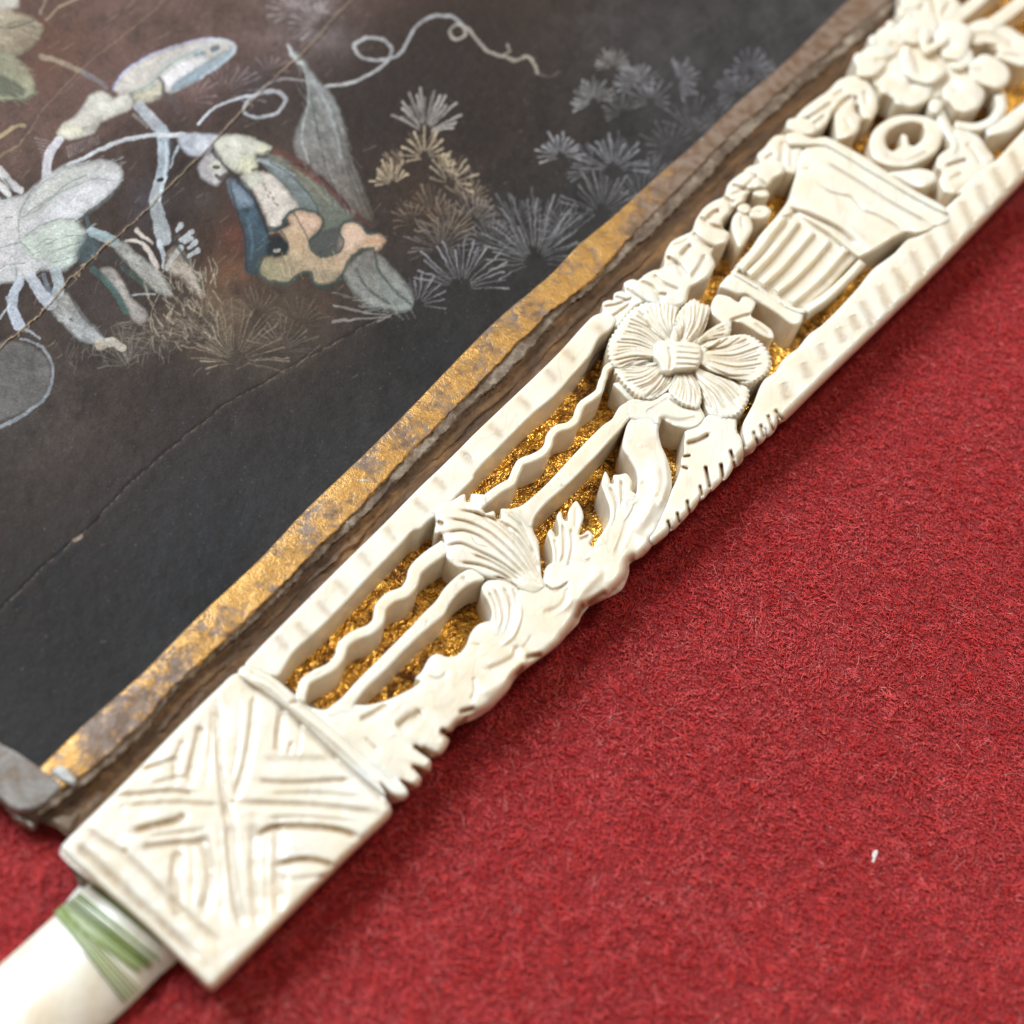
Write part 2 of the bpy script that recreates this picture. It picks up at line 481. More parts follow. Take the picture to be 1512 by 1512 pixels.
# ------------------------------------------------------------------ the carved guard stick
bx = C2((155, 172), (330, 292), (520, 432), (760, 652), (1000, 872), (1200, 1042), (1272, 1122), (1303, 1190), (1288, 1245), (1150, 1380), (1012, 1512)) + \
     C1((1512, 1110), (1300, 1325), (1190, 1425), (1172, 1432), (1150, 1412), (990, 1255), (830, 1092), (740, 1002), (600, 872), (450, 742), (330, 642), (200, 552), (95, 466), (42, 402), (50, 360), (180, 222), (400, 5)) + C2((0, 295))
gB = [
 (C1((240, 220), (330, 300), (500, 400), (740, 620), (900, 790), (1100, 960), (1290, 1130)), 4.2, 6, .30),
 (C1((150, 340), (250, 420), (400, 560), (640, 790), (870, 1000), (1130, 1240)), 5.5, 7, .42),
 (C1((1280, 0), (1290, 200), (1310, 500), (1350, 800), (1400, 980)), 4, 6, .22),
 (Z1((860, 230), (870, 450), (890, 640), (900, 700)), 3.8, 6, .30),
 (Z1((1010, 190), (1000, 330), (975, 480), (925, 630)), 4.2, 6, .30),
 (Z1((1120, 250), (1110, 330), (1100, 440)), 4.5, 6, .45),
 (Z1((1160, 390), (1145, 440)), 2.5, 3, .6),
 (Z1((920, 635), (1150, 640), (1350, 655), (1500, 675)), 3.6, 5, .32),
 (Z1((1010, 545), (1120, 555), (1270, 550), (1410, 540)), 3.0, 4.5, .45),
 (Z1((1030, 470), (1200, 465), (1360, 462)), 5, 4, .12),
 (Z1((1010, 775), (1080, 735), (1220, 730), (1340, 742), (1440, 775)), 3.6, 6.5, .75),
 (Z1((1090, 885), (1190, 860), (1260, 865), (1330, 885)), 3.2, 6.5, .85),
 (Z1((1008, 700), (1006, 850), (1012, 1000), (1020, 1130)), 6, 6, .22),
 (Z1((1105, 700), (1100, 900), (1100, 1080)), 6, 6, .22),
 (Z1((1130, 920), (1118, 1010)), 3, 3, .3),
 (Z1((715, 800), (692, 920), (700, 1050), (712, 1090)), 6, 7, .38),
 (Z1((800, 750), (830, 860), (830, 980), (800, 1080)), 6.5, 7, .34),
 (Z1((915, 700), (925, 850), (945, 1000), (975, 1130)), 5, 6, .22),
 (Z1((515, 750), (620, 725), (710, 700), (735, 680)), 4, 6, .72),
 (Z1((560, 815), (670, 800), (820, 790)), 3.8, 5.5, .50),
 (Z1((500, 645), (700, 635), (880, 645)), 3, 3.5, .30),
 (Z1((445, 605), (560, 600), (690, 588), (780, 600)), 2.6, 4.5, .45),
 (Z1((560, 500), (640, 478), (705, 455)), 2.3, 4, .62),
 (Z1((730, 380), (700, 460), (690, 560)), 4, 5, .30),
 (Z1((800, 320), (775, 430), (745, 560)), 4.5, 6.5, .42),
 (Z1((480, 655), (490, 655)), 3, 2, .3),
 (Z1((490, 830), (505, 822)), 2.5, 3, .6),
 (Z1((925, 628), (930, 634)), 1.6, 3, .9), (Z1((889, 548), (892, 552)), 1.3, 1.5, 1.3),
]
gB += [(Z1((1195, 300), (1190, 380), (1180, 440)), 2.6, 3, .14), (Z1((1060, 600), (1250, 598), (1440, 612)), 3, 3, .16), (Z1((1060, 700), (1200, 690), (1420, 710)), 2.6, 3, .18), (Z1((1150, 940), (1240, 930), (1300, 925)), 2.6, 3, .2),
       (Z1((760, 800), (768, 920), (760, 1060)), 2.6, 3, .16), (Z1((865, 720), (880, 880), (880, 1100)), 3, 3.5, .2), (Z1((1058, 760), (1056, 900), (1060, 1090)), 2.6, 3, .16), (Z1((580, 770), (700, 755), (800, 745)), 2.6, 3.5, .2), (Z1((600, 560), (680, 540), (740, 530)), 2.4, 3, .25), (Z1((840, 260), (835, 420), (820, 560)), 3, 3.5, .2), (Z1((950, 230), (945, 400), (915, 560)), 3, 3, .14)]
gB.append((C2((150, 200), (325, 318), (512, 458), (750, 680), (990, 900), (1190, 1070), (1260, 1140)), 3.6, 7, .28, False))
gB = [(g[0], g[1] * 1.45, g[2] * .72, g[3] * 1.2) for g in gB]
carve('end_block', bx, zb=9, grooves=gB, use_flank=True, dome=2, dome_k=30, noise=1.6, edge=5, edge_drop=4)

carve('collar', C2((200, 118), (400, 190), (560, 318), (640, 393), (720, 440), (860, 528), (1000, 640), (1200, 822), (1370, 982), (1428, 1070), (1385, 1118), (1300, 1060), (1215, 985), (1262, 1085), (1200, 1045), (1000, 875), (760, 655), (520, 435), (330, 295), (155, 175)),
      top=TOP + 2.5, zb=9, grooves=[(C2((600, 380), (760, 480), (1000, 680), (1200, 850), (1340, 990)), 3.4, 7, .3), (C2((540, 395), (600, 380)), 3, 3, .6), (C2((230, 150), (400, 240), (540, 370)), 1.5, 2, .3)],
      ridges=[(C2((230, 170), (420, 280), (560, 410), (800, 600), (1000, 780), (1170, 950)), 6.5, 6), (C2((700, 420), (860, 505), (1040, 650), (1230, 820), (1390, 1000)), 3, 4)], use_flank=True, edge_drop=3.5)

def notch_marks(pts, dirs=(1, 1), L=9, w=3.6, dep=2.6, gm=.22):
    n = math.hypot(*dirs); return [([(x - dirs[0] * L / n, y - dirs[1] * L / n), (x + dirs[0] * L / n, y + dirs[1] * L / n)], w, dep, gm, False) for x, y in pts]
rl = C2((208, 120), (300, 5)) + C3((0, 805), (300, 503), (560, 245), (810, 0)) + C5((0, 300), (150, 158), (310, 0)) + D5((0, 1115), (300, 830), (500, 640), (640, 500), (830, 290), (890, 235), (950, 215), (1020, 225), (1060, 260), (1010, 340), (930, 400), (862, 530), (720, 692), (600, 830), (450, 955), (220, 1182), (0, 1418)) + \
     C5((400, 235), (270, 370), (180, 480), (70, 545), (0, 612)) + C3((1060, 20), (960, 130), (760, 335), (540, 572), (350, 762), (165, 932), (50, 1108), (10, 1100)) + C2((420, 200), (330, 165))
marks = C3((85, 850), (240, 760), (400, 600), (530, 440), (705, 235), (890, 40)) + C5((10, 440), (150, 280), (340, 70)) + D5((160, 1090), (370, 880), (575, 680), (705, 525), (960, 360))
carve('rail', rl, zb=9, grooves=notch_marks(marks, gm=.36, w=6.5, dep=1.0) + [(C3((290, 520), (305, 530)), 2, 3, 1.2), (C5((310, 70), (350, 55), (400, 90)), 1.8, 1.5, .6), (C5((160, 255), (165, 262)), 1.2, .5, 1.2)], noise=1.2, edge=3.5, edge_drop=3)

wave1 = C3((215, 1290), (235, 1200), (262, 1140), (340, 1090), (450, 1035), (510, 960), (540, 870), (620, 805), (740, 755), (800, 690), (820, 590), (890, 520), (1000, 475), (1052, 400), (1075, 320), (1160, 235), (1300, 140))
carve('wavy_bar', ribbon(wave1, 8.2, 9), grooves=[(C3((300, 1110), (400, 1060)), 2, 1, .1)], edge=4, edge_drop=4.5, noise=.6)
wave2 = C5((420, 450), (480, 400), (600, 310), (680, 265), (712, 195), (752, 120)) + C6((30, 590), (110, 545), (150, 490), (165, 425), (215, 372), (300, 348), (352, 305), (378, 235), (400, 190), (470, 140), (528, 90), (555, 0)) + D5((965, 700), (985, 630), (1040, 590))
carve('wavy_bar', ribbon(wave2, 7.6, 5.5), edge=4, edge_drop=4.5, noise=.6)

carve('straight_bar', C3((440, 1335), (520, 1270), (640, 1140), (800, 980), (950, 830), (1040, 740), (1130, 640), (1230, 540), (1290, 450), (1400, 345), (1500, 300), (1590, 380), (1500, 410), (1400, 480), (1325, 575), (1290, 645), (1170, 745), (1000, 905), (850, 1062), (700, 1205), (620, 1315), (600, 1400), (400, 1400)),
      grooves=[(C3((1160, 690), (1150, 730)), 2, 1.5, .5), (C3((1410, 360), (1450, 380)), 3, 2, .6)], edge=3.5, edge_drop=3)
carve('straight_bar', C5((640, 480), (750, 440), (830, 380), (950, 270), (1080, 130), (1200, 0)) + C6((560, 340), (620, 300), (680, 205), (750, 165), (860, 150), (860, 260), (760, 290), (720, 330), (690, 370), (600, 470), (480, 600), (300, 780), (120, 940), (50, 1030), (20, 1110), (-40, 1090)),
      grooves=[(C6((240, 780), (255, 800)), 2, 1, .4)], edge=3.5, edge_drop=3)

# shell fan
shell = C5((60, 500), (150, 400), (255, 388), (300, 362), (335, 352), (346, 408), (372, 408), (382, 350), (440, 352), (500, 362), (500, 430), (470, 462), (490, 492), (552, 478), (568, 532), (600, 534), (604, 462), (660, 462), (720, 470), (800, 520), (830, 572), (850, 640), (880, 700), (892, 800), (906, 965), (935, 1040), (850, 1095), (730, 1052), (640, 1002), (560, 978), (470, 960), (385, 915), (280, 900), (200, 830), (175, 740), (180, 690), (110, 640), (120, 560), (100, 510))
sg = [((280, 470), (430, 500), (560, 590), (740, 760), (880, 980)), ((210, 535), (350, 560), (520, 640), (700, 800), (865, 1000)), ((195, 640), (320, 625), (450, 670), (640, 820), (830, 1000)),
      ((190, 740), (300, 720), (420, 770), (600, 860), (790, 1000)), ((480, 505), (600, 560), (720, 670), (830, 820), (900, 970)), ((620, 560), (740, 650), (830, 780), (905, 940)),
      ((390, 800), (520, 850), (640, 920), (760, 1010)), ((650, 490), (740, 570), (800, 680), (860, 820)), ((300, 860), (440, 880), (580, 930), (700, 1000)), ((380, 480), (560, 550), (760, 740), (890, 960))]
carve('shell', shell, top=TOP - 1, grooves=[(C5(*g), 2.3, 5.0, .34) for g in sg] + [(C5((560, 965), (650, 990), (730, 1050)), 2, 4, 1.0), (C5((130, 560), (175, 575)), 3, 5, .9), (C5((110, 690), (170, 655)), 4, 9, 1.1), (C5((380, 660), (420, 720), (510, 745)), 1, .6, .5)],
      dome=5, dome_k=16, edge=3, edge_drop=3, step=1.7, noise=.6)

# long trunk running up the outer edge
trunk = C2((500, 300)) [:0] + C2((700, 432), (800, 445), (862, 418), (940, 400), (1035, 405), (1090, 410), (1150, 405), (1260, 375), (1370, 328), (1512, 240)) + C3((1075, 1120), (1125, 1062), (1180, 965), (1235, 935), (1310, 958), (1385, 945)) + \
    C4((440, 880), (470, 800), (500, 750), (545, 712), (620, 692), (700, 690), (760, 600), (830, 460), (900, 455), (1010, 425), (1020, 370), (1035, 300), (1075, 262), (1130, 270), (1240, 260), (1310, 210), (1400, 130)) + \
    C6((490, 1245), (560, 1135), (605, 1050), (640, 980), (700, 900), (800, 855), (812, 790), (800, 690), (745, 590), (700, 515), (712, 420), (742, 320), (800, 240), (900, 200), (985, 215), (992, 300), (970, 380), (990, 490), (1030, 580), (1060, 680), (1068, 800), (1040, 900), (1000, 1050), (930, 1230), (850, 1320), (755, 1372), (750, 1440)) + \
    C5((1512, 1050), (1480, 1080), (1380, 1130), (1290, 1160), (1200, 1260), (1180, 1310)) + C4((1200, 790), (1120, 880), (1010, 960), (900, 1040), (810, 1120), (760, 1200), (620, 1350), (450, 1440)) + \
    Z2((780, 1030), (745, 1060), (722, 1085), (695, 1078), (684, 1084), (714, 1112), (700, 1150), (672, 1177), (630, 1165), (588, 1140), (600, 1158), (646, 1196), (640, 1238), (600, 1225), (580, 1213), (590, 1232), (612, 1262), (592, 1297), (558, 1285), (538, 1268), (558, 1305), (548, 1338), (500, 1305), (465, 1270), (380, 1180), (300, 1110), (230, 1040))
tg = [
 (C2((1340, 590), (1420, 530), (1530, 450)), 7, 9, .40), (C2((1060, 530), (1160, 480), (1280, 400)), 5, 6, .32), (C2((1290, 500), (1400, 400)), 3, 1, .05),
 (C2((1100, 655), (1200, 745)), 3, 2.5, .35),
 (C4((960, 1240), (1010, 1140), (1050, 1050)), 4, 1, .02),
 (C4((480, 1290), (510, 1200), (500, 1100)), 3, 3, .22), (C4((860, 900), (900, 850), (930, 800)), 2.5, 2, .30),
 (C4((600, 1060), (700, 1020), (800, 960), (830, 860)), 5, 4, .10),
 (C4((1200, 430), (1190, 520), (1130, 600), (1000, 640)), 5, 3.5, .08),
 (C5((930, 1020), (980, 1060), (1060, 1040), (1110, 1000)), 1.5, 3, .8), (C5((1180, 800), (1230, 850), (1280, 830)), 2, 2.5, .45),
 (C6((830, 760), (900, 850), (960, 900)), 6, 3, .05), (C6((640, 1330), (700, 1180), (760, 1000), (840, 900)), 5, 3.5, .06),
 (C6((900, 500), (830, 500), (850, 480)), 2.5, 1, .12), (C6((1010, 1050), (970, 1150), (900, 1230)), 5, 6, .35),
 (C4((150, 1100), (240, 1120), (300, 1080)), 2.5, 2, .3), (C4((460, 855), (560, 870)), 1.5, 2, .35),
 (C4((1030, 420), (1110, 470), (1190, 410)), 1.5, 3, .7),
]
tg += [(Z2(a, b), 4.0, 5, 1.0, False) for a, b in [((762, 1012), (800, 1000)), ((1010, 808), (1050, 800)), ((1190, 655), (1210, 615)), ((1235, 605), (1290, 570)), ((690, 1090), (720, 1108)), ((620, 1150), (672, 1178)), ((600, 1222), (632, 1240)), ((560, 1285), (590, 1300)), ((970, 870), (985, 850)), ((1080, 1300), (1120, 1280))]]
tg += [(Z2(*p), 3.2, 5, 1.1, False) for p in [((690, 1080), (712, 1092)), ((590, 1142), (640, 1170)), ((582, 1216), (615, 1232)), ((540, 1272), (580, 1292))]]
carve('carved_trunk', trunk, zb=9, grooves=tg, ridges=[
    (C4((845, 560), (845, 660), (790, 800), (690, 880)), 3.5, 4), (C4((1230, 420), (1210, 560), (1080, 650)), 3.5, 3), (C2((1280, 640), (1400, 560), (1512, 430)), 4, 2.5),
    (C4((820, 1230), (1000, 1050), (1240, 760)), 9, 3), (C6((930, 600), (960, 760), (900, 960), (780, 1160)), 9, 5), (C4((540, 1230), (700, 1150), (850, 1000)), 9, 4),
    (C6((1000, 560), (1030, 760), (960, 980)), 4, 3), (C5((1120, 1180), (1250, 1020), (1360, 900)), 8, 4)],
    use_flank=True, dome=4, dome_k=14, noise=2.0, edge=4, edge_drop=4, top=TOP - 2)

curl = C4((520, 560), (560, 430), (600, 394), (700, 385), (790, 418), (836, 462), (846, 560), (836, 660), (780, 770), (700, 840), (640, 860), (600, 760), (620, 690), (632, 640), (612, 565), (575, 500))
curl = C4((560, 440), (600, 394), (700, 385), (790, 418), (836, 462), (850, 560), (838, 660), (790, 770), (700, 850), (620, 830), (600, 740), (628, 680), (634, 630), (612, 560), (570, 490))
carve('curled_leaf', curl, top=TOP - 2, dome=4, dome_k=10, edge_drop=4, step=1.7, noise=.5,
      grooves=[(C4((650, 440), (700, 560), (720, 680), (690, 790)), 2.2, 4.5, .35), (C4((720, 430), (770, 540), (780, 660), (740, 790)), 2.2, 4.5, .35), (C4((610, 470), (665, 590), (675, 700)), 2, 4, .3), (C4((790, 440), (830, 540), (828, 660)), 1.8, 3, .3)])
carve('frond', C5((925, 970), (950, 882), (985, 860), (986, 780), (968, 700), (950, 640), (975, 612), (998, 640), (1012, 668), (1030, 660), (1032, 590), (1018, 515), (1046, 478), (1070, 540), (1098, 552), (1104, 482), (1162, 402), (1200, 452), (1218, 520), (1196, 600), (1185, 655), (1215, 650), (1252, 622), (1290, 662), (1262, 722), (1300, 760), (1260, 850), (1160, 960), (1060, 1060), (960, 1040)),
      top=TOP - 2.5, step=1.7, dome=1.5, noise=.5, grooves=[(C5((1060, 560), (1075, 700), (1070, 800), (1040, 870)), 2.2, 5, .3), (C5((1125, 600), (1135, 740), (1100, 900)), 2, 4, .22), (C5((1000, 680), (1020, 780), (1020, 860)), 2, 4, .22), (C5((1190, 690), (1260, 660)), 3, 4, .5), (C5((1160, 440), (1160, 600)), 3, 2, .1)], edge_drop=2)
carve('frond', C6((490, 1245), (560, 1130), (604, 1045), (606, 960), (575, 870), (545, 780), (574, 686), (604, 740), (612, 775), (638, 775), (634, 716), (680, 710), (730, 702), (772, 760), (768, 830), (800, 856), (790, 940), (700, 1100), (620, 1280)),
      top=TOP - 1, step=1.7, dome=1.5, noise=.5, grooves=[(C6((600, 790), (650, 900), (660, 1020), (610, 1160)), 2.3, 5.5, .35), (C6((690, 740), (700, 860), (690, 1000), (640, 1150)), 2.3, 5.5, .35)], edge_drop=2)

# serrated leaf at the outer edge
ser = C7((760, 1200), (790, 1180), (870, 1150), (915, 1090), (1000, 1050), (1120, 1080)) + D4((545, 700), (545, 780), (578, 850), (592, 930), (590, 1005), (560, 1045), (535, 1055), (523, 1020), (518, 1060), (500, 1100), (462, 1150), (440, 1155), (436, 1120), (428, 1165), (400, 1200), (360, 1235), (352, 1205), (340, 1240), (290, 1300), (275, 1300), (272, 1270), (262, 1310), (235, 1360), (205, 1395), (192, 1370), (186, 1405), (150, 1450), (110, 1490)) + \
      C6((1105, 1105), (1060, 1130), (1050, 1080), (1040, 1150), (985, 1200), (930, 1235), (900, 1180), (960, 1080), (1010, 980), (1068, 825), (1100, 760), (1132, 670), (1140, 590), (1160, 540), (1160, 470), (1168, 395))
sgv = [(C6(a, b), 1.9, 7, 1.1, False) for a, b in [((1325, 660), (1350, 800)), ((1440, 640), (1450, 720)), ((1280, 800), (1295, 860)), ((1185, 910), (1200, 990)), ((1110, 1000), (1125, 1060)), ((1040, 1060), (1060, 1110)), ((1160, 575), (1200, 570)), ((1150, 655), (1180, 665))]]
sgv += [(D4(a, b), 1.9, 7, 1.1, False) for a, b in [((500, 940), (530, 1050)), ((425, 1040), (445, 1140)), ((310, 1060), (345, 1200)), ((550, 700), (556, 800))]]
sgv += [(C7((770, 1290), (860, 1265), (950, 1215)), 3.4, 8, .7), (C7((1100, 1340), (1130, 1400)), 2, 5, .9), (C7((1120, 1090), (1180, 1100), (1180, 1180)), 3, 5, .5)]
carve('serrated_leaf', ser, zb=9, top=TOP - 1, use_flank=True, grooves=sgv, dome=2, dome_k=12, step=1.9, noise=1)

# ---- large flower
def rad(cx, cy, pts, w=1.7, dep=3.6, gm=.26, bend=0):
    out = []
    for x, y in pts:
        mx, my = (cx + x) / 2 - (y - cy) * bend, (cy + y) / 2 + (x - cx) * bend
        out.append(([(cx, cy), (mx, my), (x, y)], w, dep, gm))
    return out
cx, cy = C7((720, 640))[0]
pet = {
 'a': (C7((760, 640), (230, 725), (186, 640), (190, 530), (240, 440), (330, 320), (400, 262), (430, 300), (520, 450)), C7((260, 470), (300, 380), (360, 560), (240, 560), (220, 640), (300, 520), (420, 330)), 0),
 'b': (C7((640, 620), (520, 470), (400, 270), (480, 225), (560, 208), (640, 225), (720, 262), (700, 330), (690, 470)), C7((470, 290), (540, 260), (600, 270), (650, 290), (430, 330), (500, 380)), 0),
 'c': (C7((660, 600), (655, 500), (700, 330), (760, 250), (830, 203), (890, 235), (955, 262), (950, 300), (925, 400), (870, 500), (820, 560)), C7((770, 290), (830, 260), (890, 290), (910, 350), (740, 350), (860, 400)), 0),
 'd': (C7((820, 600), (880, 480), (950, 430), (1060, 380), (1110, 415), (1105, 470), (1040, 500), (960, 560), (880, 640)), C7((1000, 420), (1060, 430), (960, 520)), 0),
 'e': (C7((850, 660), (930, 560), (1000, 510), (1110, 480), (1230, 472), (1330, 525), (1400, 615), (1412, 690), (1385, 760), (1340, 800), (1250, 845), (1100, 800), (940, 740)), C7((1080, 540), (1180, 520), (1290, 560), (1360, 630), (1370, 700), (1300, 760), (1200, 790), (1060, 760), (1260, 640)), 0),
 'f': (C7((830, 700), (900, 740), (1000, 775), (1150, 830), (1240, 875), (1245, 950), (1195, 1050), (1130, 1100), (1020, 1110), (950, 1085), (900, 960), (860, 850)), C7((1120, 860), (1200, 930), (1150, 1020), (1080, 1060), (1010, 1080), (960, 1000), (920, 900), (1100, 960)), 0),
 'g': (C7((790, 690), (850, 790), (890, 960), (860, 1040), (800, 1020), (760, 1005), (700, 970), (640, 900), (690, 780)), C7((700, 900), (780, 960), (850, 960), (740, 940)), 0),
 'h': (C7((760, 660), (700, 800), (620, 900), (520, 965), (420, 955), (360, 905), (290, 835), (225, 730), (330, 680)), C7((270, 750), (330, 820), (400, 880), (480, 930), (560, 900), (300, 700), (620, 830)), 0)}
flower = carve('flower', ellipse(cx, cy, 62, 50, 15), top=TOP - 12, zb=8, dome=3)
hs = {'a': 4, 'b': 2, 'c': 4.5, 'd': 1, 'e': 5, 'f': 3, 'g': 4, 'h': 3}
for k, (pl, gr, _) in pet.items():
    cc0 = np.array([cx, cy]); Q = resample(smooth(pl, True), step=7.5, closed=True); rr0 = np.hypot(*(Q - cc0).T)
    out = Q[rr0 > .55 * rr0.max()]
    # frilled rim: the outline pinched in between the ribs
    P2 = resample(smooth(pl, True), step=3.75, closed=True); r2 = np.hypot(*(P2 - cc0).T)
    fr = np.where((np.arange(len(P2)) % 2 == 0) & (r2 > .55 * r2.max()), .972, 1.0)[:, None]
    P2 = cc0 + (P2 - cc0) * fr
    def bowl(v, c0=cc0, kk=k):
        r_ = np.hypot(*(v - c0).T); th_ = np.arctan2(v[:, 1] - c0[1], v[:, 0] - c0[0])
        return -13 * np.exp(-(r_ / 30) ** 2) + 2.2 * np.sin(th_ * 7 + hs[kk]) * np.clip(r_ / 60, 0, 1) - 3.5 * np.clip((r_ - 72) / 30, 0, 1)
    G_ = []
    for i_, (x, y) in enumerate(out):
        dx_, dy_ = x - cx, y - cy; b_ = (.06 if k in 'ace' else -.06) + RNG.uniform(-.02, .02)
        p0 = (cx + dx_ * .26, cy + dy_ * .26); pm = (cx + dx_ * .62 - dy_ * b_, cy + dy_ * .62 + dx_ * b_); p1 = (cx + dx_ * RNG.uniform(.86, .97), cy + dy_ * RNG.uniform(.86, .97))
        G_.append(([p0, pm, p1], RNG.uniform(1.3, 1.9), RNG.uniform(2.2, 4.6), RNG.uniform(.14, .34)))
    G_.append(([(cx - 3, cy), (cx + 3, cy)], 24, 0, .30, False))
    carve('petal', P2, flower, top=TOP + hs[k], zb=TOP - 34 if k in 'bcd' else 8, dome=2.5, dome_k=5, edge=2.6, edge_drop=4, step=1.5, noise=.7, extra=bowl, grooves=G_, sm=False)
carve('stamen_boss', C7((528, 640), (530, 560), (580, 520), (680, 528), (800, 530), (880, 560), (890, 640), (860, 720), (780, 735), (690, 745), (640, 765), (590, 755), (570, 700)), flower, top=TOP + 9, dome=4, dome_k=6, edge=5, edge_drop=6, step=1.7,
      grooves=[(C7((640, 560), (660, 650), (650, 740)), 2, 4, .3)] + [(C7((690, 560 + i * 45), (780, 570 + i * 42), (880, 580 + i * 42)), 1.5, 2.5, .22) for i in range(4)])
carve('curled_sepal', C7((330, 975), (420, 950), (530, 960), (640, 905), (700, 960), (760, 1008), (800, 1020), (855, 965), (880, 1020), (912, 1090), (880, 1140), (850, 1165), (790, 1180), (700, 1160), (640, 1130), (590, 1100), (570, 1150), (440, 1130), (350, 1100), (330, 1040)),
      top=TOP - 1, dome=3, grooves=[(C7((640, 950), (720, 1000), (770, 1020)), 1.7, 4, .5), (C7((590, 1090), (720, 1120), (860, 1090)), 4, 3, .12), (C7((470, 1060), (560, 1000), (640, 950)), 3, 3, .12)])
carve('sepal', C7((230, 840), (290, 830), (370, 880), (430, 960), (420, 990), (340, 960), (290, 910)), top=TOP - 8, dome=2)

# ---- leaves between rail, flower and garland
carve('leaf_spray', C7((150, 300), (150, 240), (200, 215), (232, 222), (235, 172), (290, 150), (320, 165), (308, 95), (370, 62), (430, 75), (450, 40), (560, -10), (640, 60), (600, 150), (560, 215), (470, 235), (400, 262), (330, 330), (260, 420), (200, 400), (90, 410)),
      top=TOP - 5, zb=9, dome=3, step=1.9, grooves=[(C7((150, 270), (260, 250), (380, 200)), 2.2, 5, .3), (C7((240, 190), (330, 220)), 2, 4, .45), (C7((320, 130), (400, 180), (470, 190)), 2, 4, .3), (C7((440, 70), (490, 130)), 2, 4, .3), (C7((360, 240), (240, 330), (160, 380)), 2.2, 5, .35)])
gar = D1((-40, 930), (20, 870), (110, 815), (200, 775), (210, 680), (260, 590), (340, 545), (410, 510), (440, 430), (500, 340), (570, 290), (650, 250), (680, 165), (750, 100), (850, 40), (940, -5), (1040, -20), (1110, 30), (1100, 80), (1020, 130), (980, 180), (890, 200), (820, 240), (800, 295), (740, 330), (700, 375), (640, 440), (650, 495), (690, 530), (670, 600), (575, 640), (560, 690), (585, 760), (540, 850), (470, 900), (400, 940), (370, 1035), (300, 1080), (120, 1060), (30, 1010))
carve('garland', gar, zb=9, top=TOP + 1, dome=4, dome_k=7, edge=4, edge_drop=5, noise=1.5, grooves=[
    (D1((520, 430), (570, 380), (620, 355)), 4, 8, .35), (D1((330, 700), (370, 650), (410, 610)), 4, 8, .35), (D1((400, 870), (460, 790), (520, 680)), 4, 5, .32), (D1((170, 980), (230, 985)), 2.6, 5, .6),
    (D1((405, 515), (500, 600), (575, 640)), 3.4, 9, .25), (D1((215, 700), (310, 760), (380, 860)), 3.6, 9, .25), (D1((455, 400), (560, 470), (670, 500)), 3.2, 8, .22), (D1((640, 255), (700, 300), (720, 370)), 3, 8, .25), (D1((700, 160), (800, 200), (870, 210)), 3, 7, .22), (D1((820, 60), (900, 120), (970, 180)), 3, 6, .2), (D1((20, 880), (120, 930), (200, 1050)), 3, 7, .2), (D1((120, 830), (200, 900), (330, 960)), 3, 6, .18), (D1((250, 620), (330, 600), (400, 560)), 2.4, 4, .15), (D1((480, 380), (540, 330), (600, 300)), 2.4, 4, .15), (D1((200, 780), (290, 760), (350, 860)), 3, 4, .12), (D1((690, 250), (780, 210), (900, 90)), 3, 4, .15), (D1((650, 260), (740, 300)), 2.5, 4, .15)])
carve('leaf_bud', ellipse(*D1((925, 232))[0], 12, 7, 10), top=TOP - 4, dome=3, dome_k=4, step=1.7)
carve('leaf_bud', ellipse(*D1((915, 375))[0], 17, 10, -8), top=TOP - 4, dome=4, dome_k=5, step=1.7, grooves=[(D1((860, 360), (940, 370)), 2, 3, .2)])
carve('leaf_bud', D1((790, 350), (850, 420), (862, 500), (820, 570), (765, 640), (730, 570), (705, 480), (715, 410), (750, 370)), top=TOP - 5, dome=4, dome_k=5, step=1.7, grooves=[(D1((780, 400), (790, 500)), 2.5, 3, .2)])
carve('leaf_bud', ellipse(*D1((800, 345))[0], 10, 8, 20), top=TOP - 1, dome=3, dome_k=4, step=1.7)

# ---- urn
urn = D2((288, 545), (285, 620), (262, 700), (225, 830), (150, 935), (0, 1110)) + D1((880, 600), (770, 745), (700, 832), (800, 890), (1000, 1005), (1120, 1090), (1232, 1135), (1330, 1030), (1430, 940)) + D2((605, 1400), (700, 1300), (860, 1215), (1010, 1120), (1100, 1080), (1180, 1090), (1400, 1010), (1440, 980), (1400, 905), (1160, 770), (980, 655), (800, 530), (640, 440), (500, 378), (400, 400), (340, 450))
FLZ = np.array(D1((1080, 400), (1180, 350), (1440, 520), (1700, 740), (1500, 930), (1260, 1110), (1150, 1090), (1000, 1010), (840, 900), (730, 820)))
def sstep0(t):
    t = np.clip(t, 0, 1); return t * t * (3 - 2 * t)
urn_o = carve('urn', urn, top=TOP + 1, dome=4, dome_k=16, edge=4, edge_drop=5, noise=1.3, grooves=[
    (D2((480, 545), (700, 675), (1000, 865), (1300, 1030)), 2.6, 5, .28), (D2((400, 680), (530, 775), (600, 795), (690, 815), (790, 915), (880, 950), (1000, 1015), (1080, 1070)), 1.8, 3.5, .35),
    (D2((200, 890), (400, 960), (600, 1060), (740, 1190)), 3.5, 7, .22), (D2((1300, 1030), (1340, 1050)), 2, 2, .6), (D2((320, 600), (380, 600)), 2, 2, .35)],
    ridges=[(D2((260, 840), (450, 930), (640, 1030), (800, 1150)), 6, 4)], extra=lambda v: -9 * sstep0(inside(v, FLZ) * dist_poly(v, FLZ, True)[0] / 5))
carve('rim', D2((200, 350), (290, 330), (400, 375), (500, 365), (640, 430), (800, 520), (980, 640), (1160, 760), (1395, 895), (1410, 940), (1300, 900), (1000, 730), (700, 550), (500, 440), (330, 430), (230, 420)), urn_o, top=TOP + 5, zb=8, dome=3, dome_k=5, step=2)
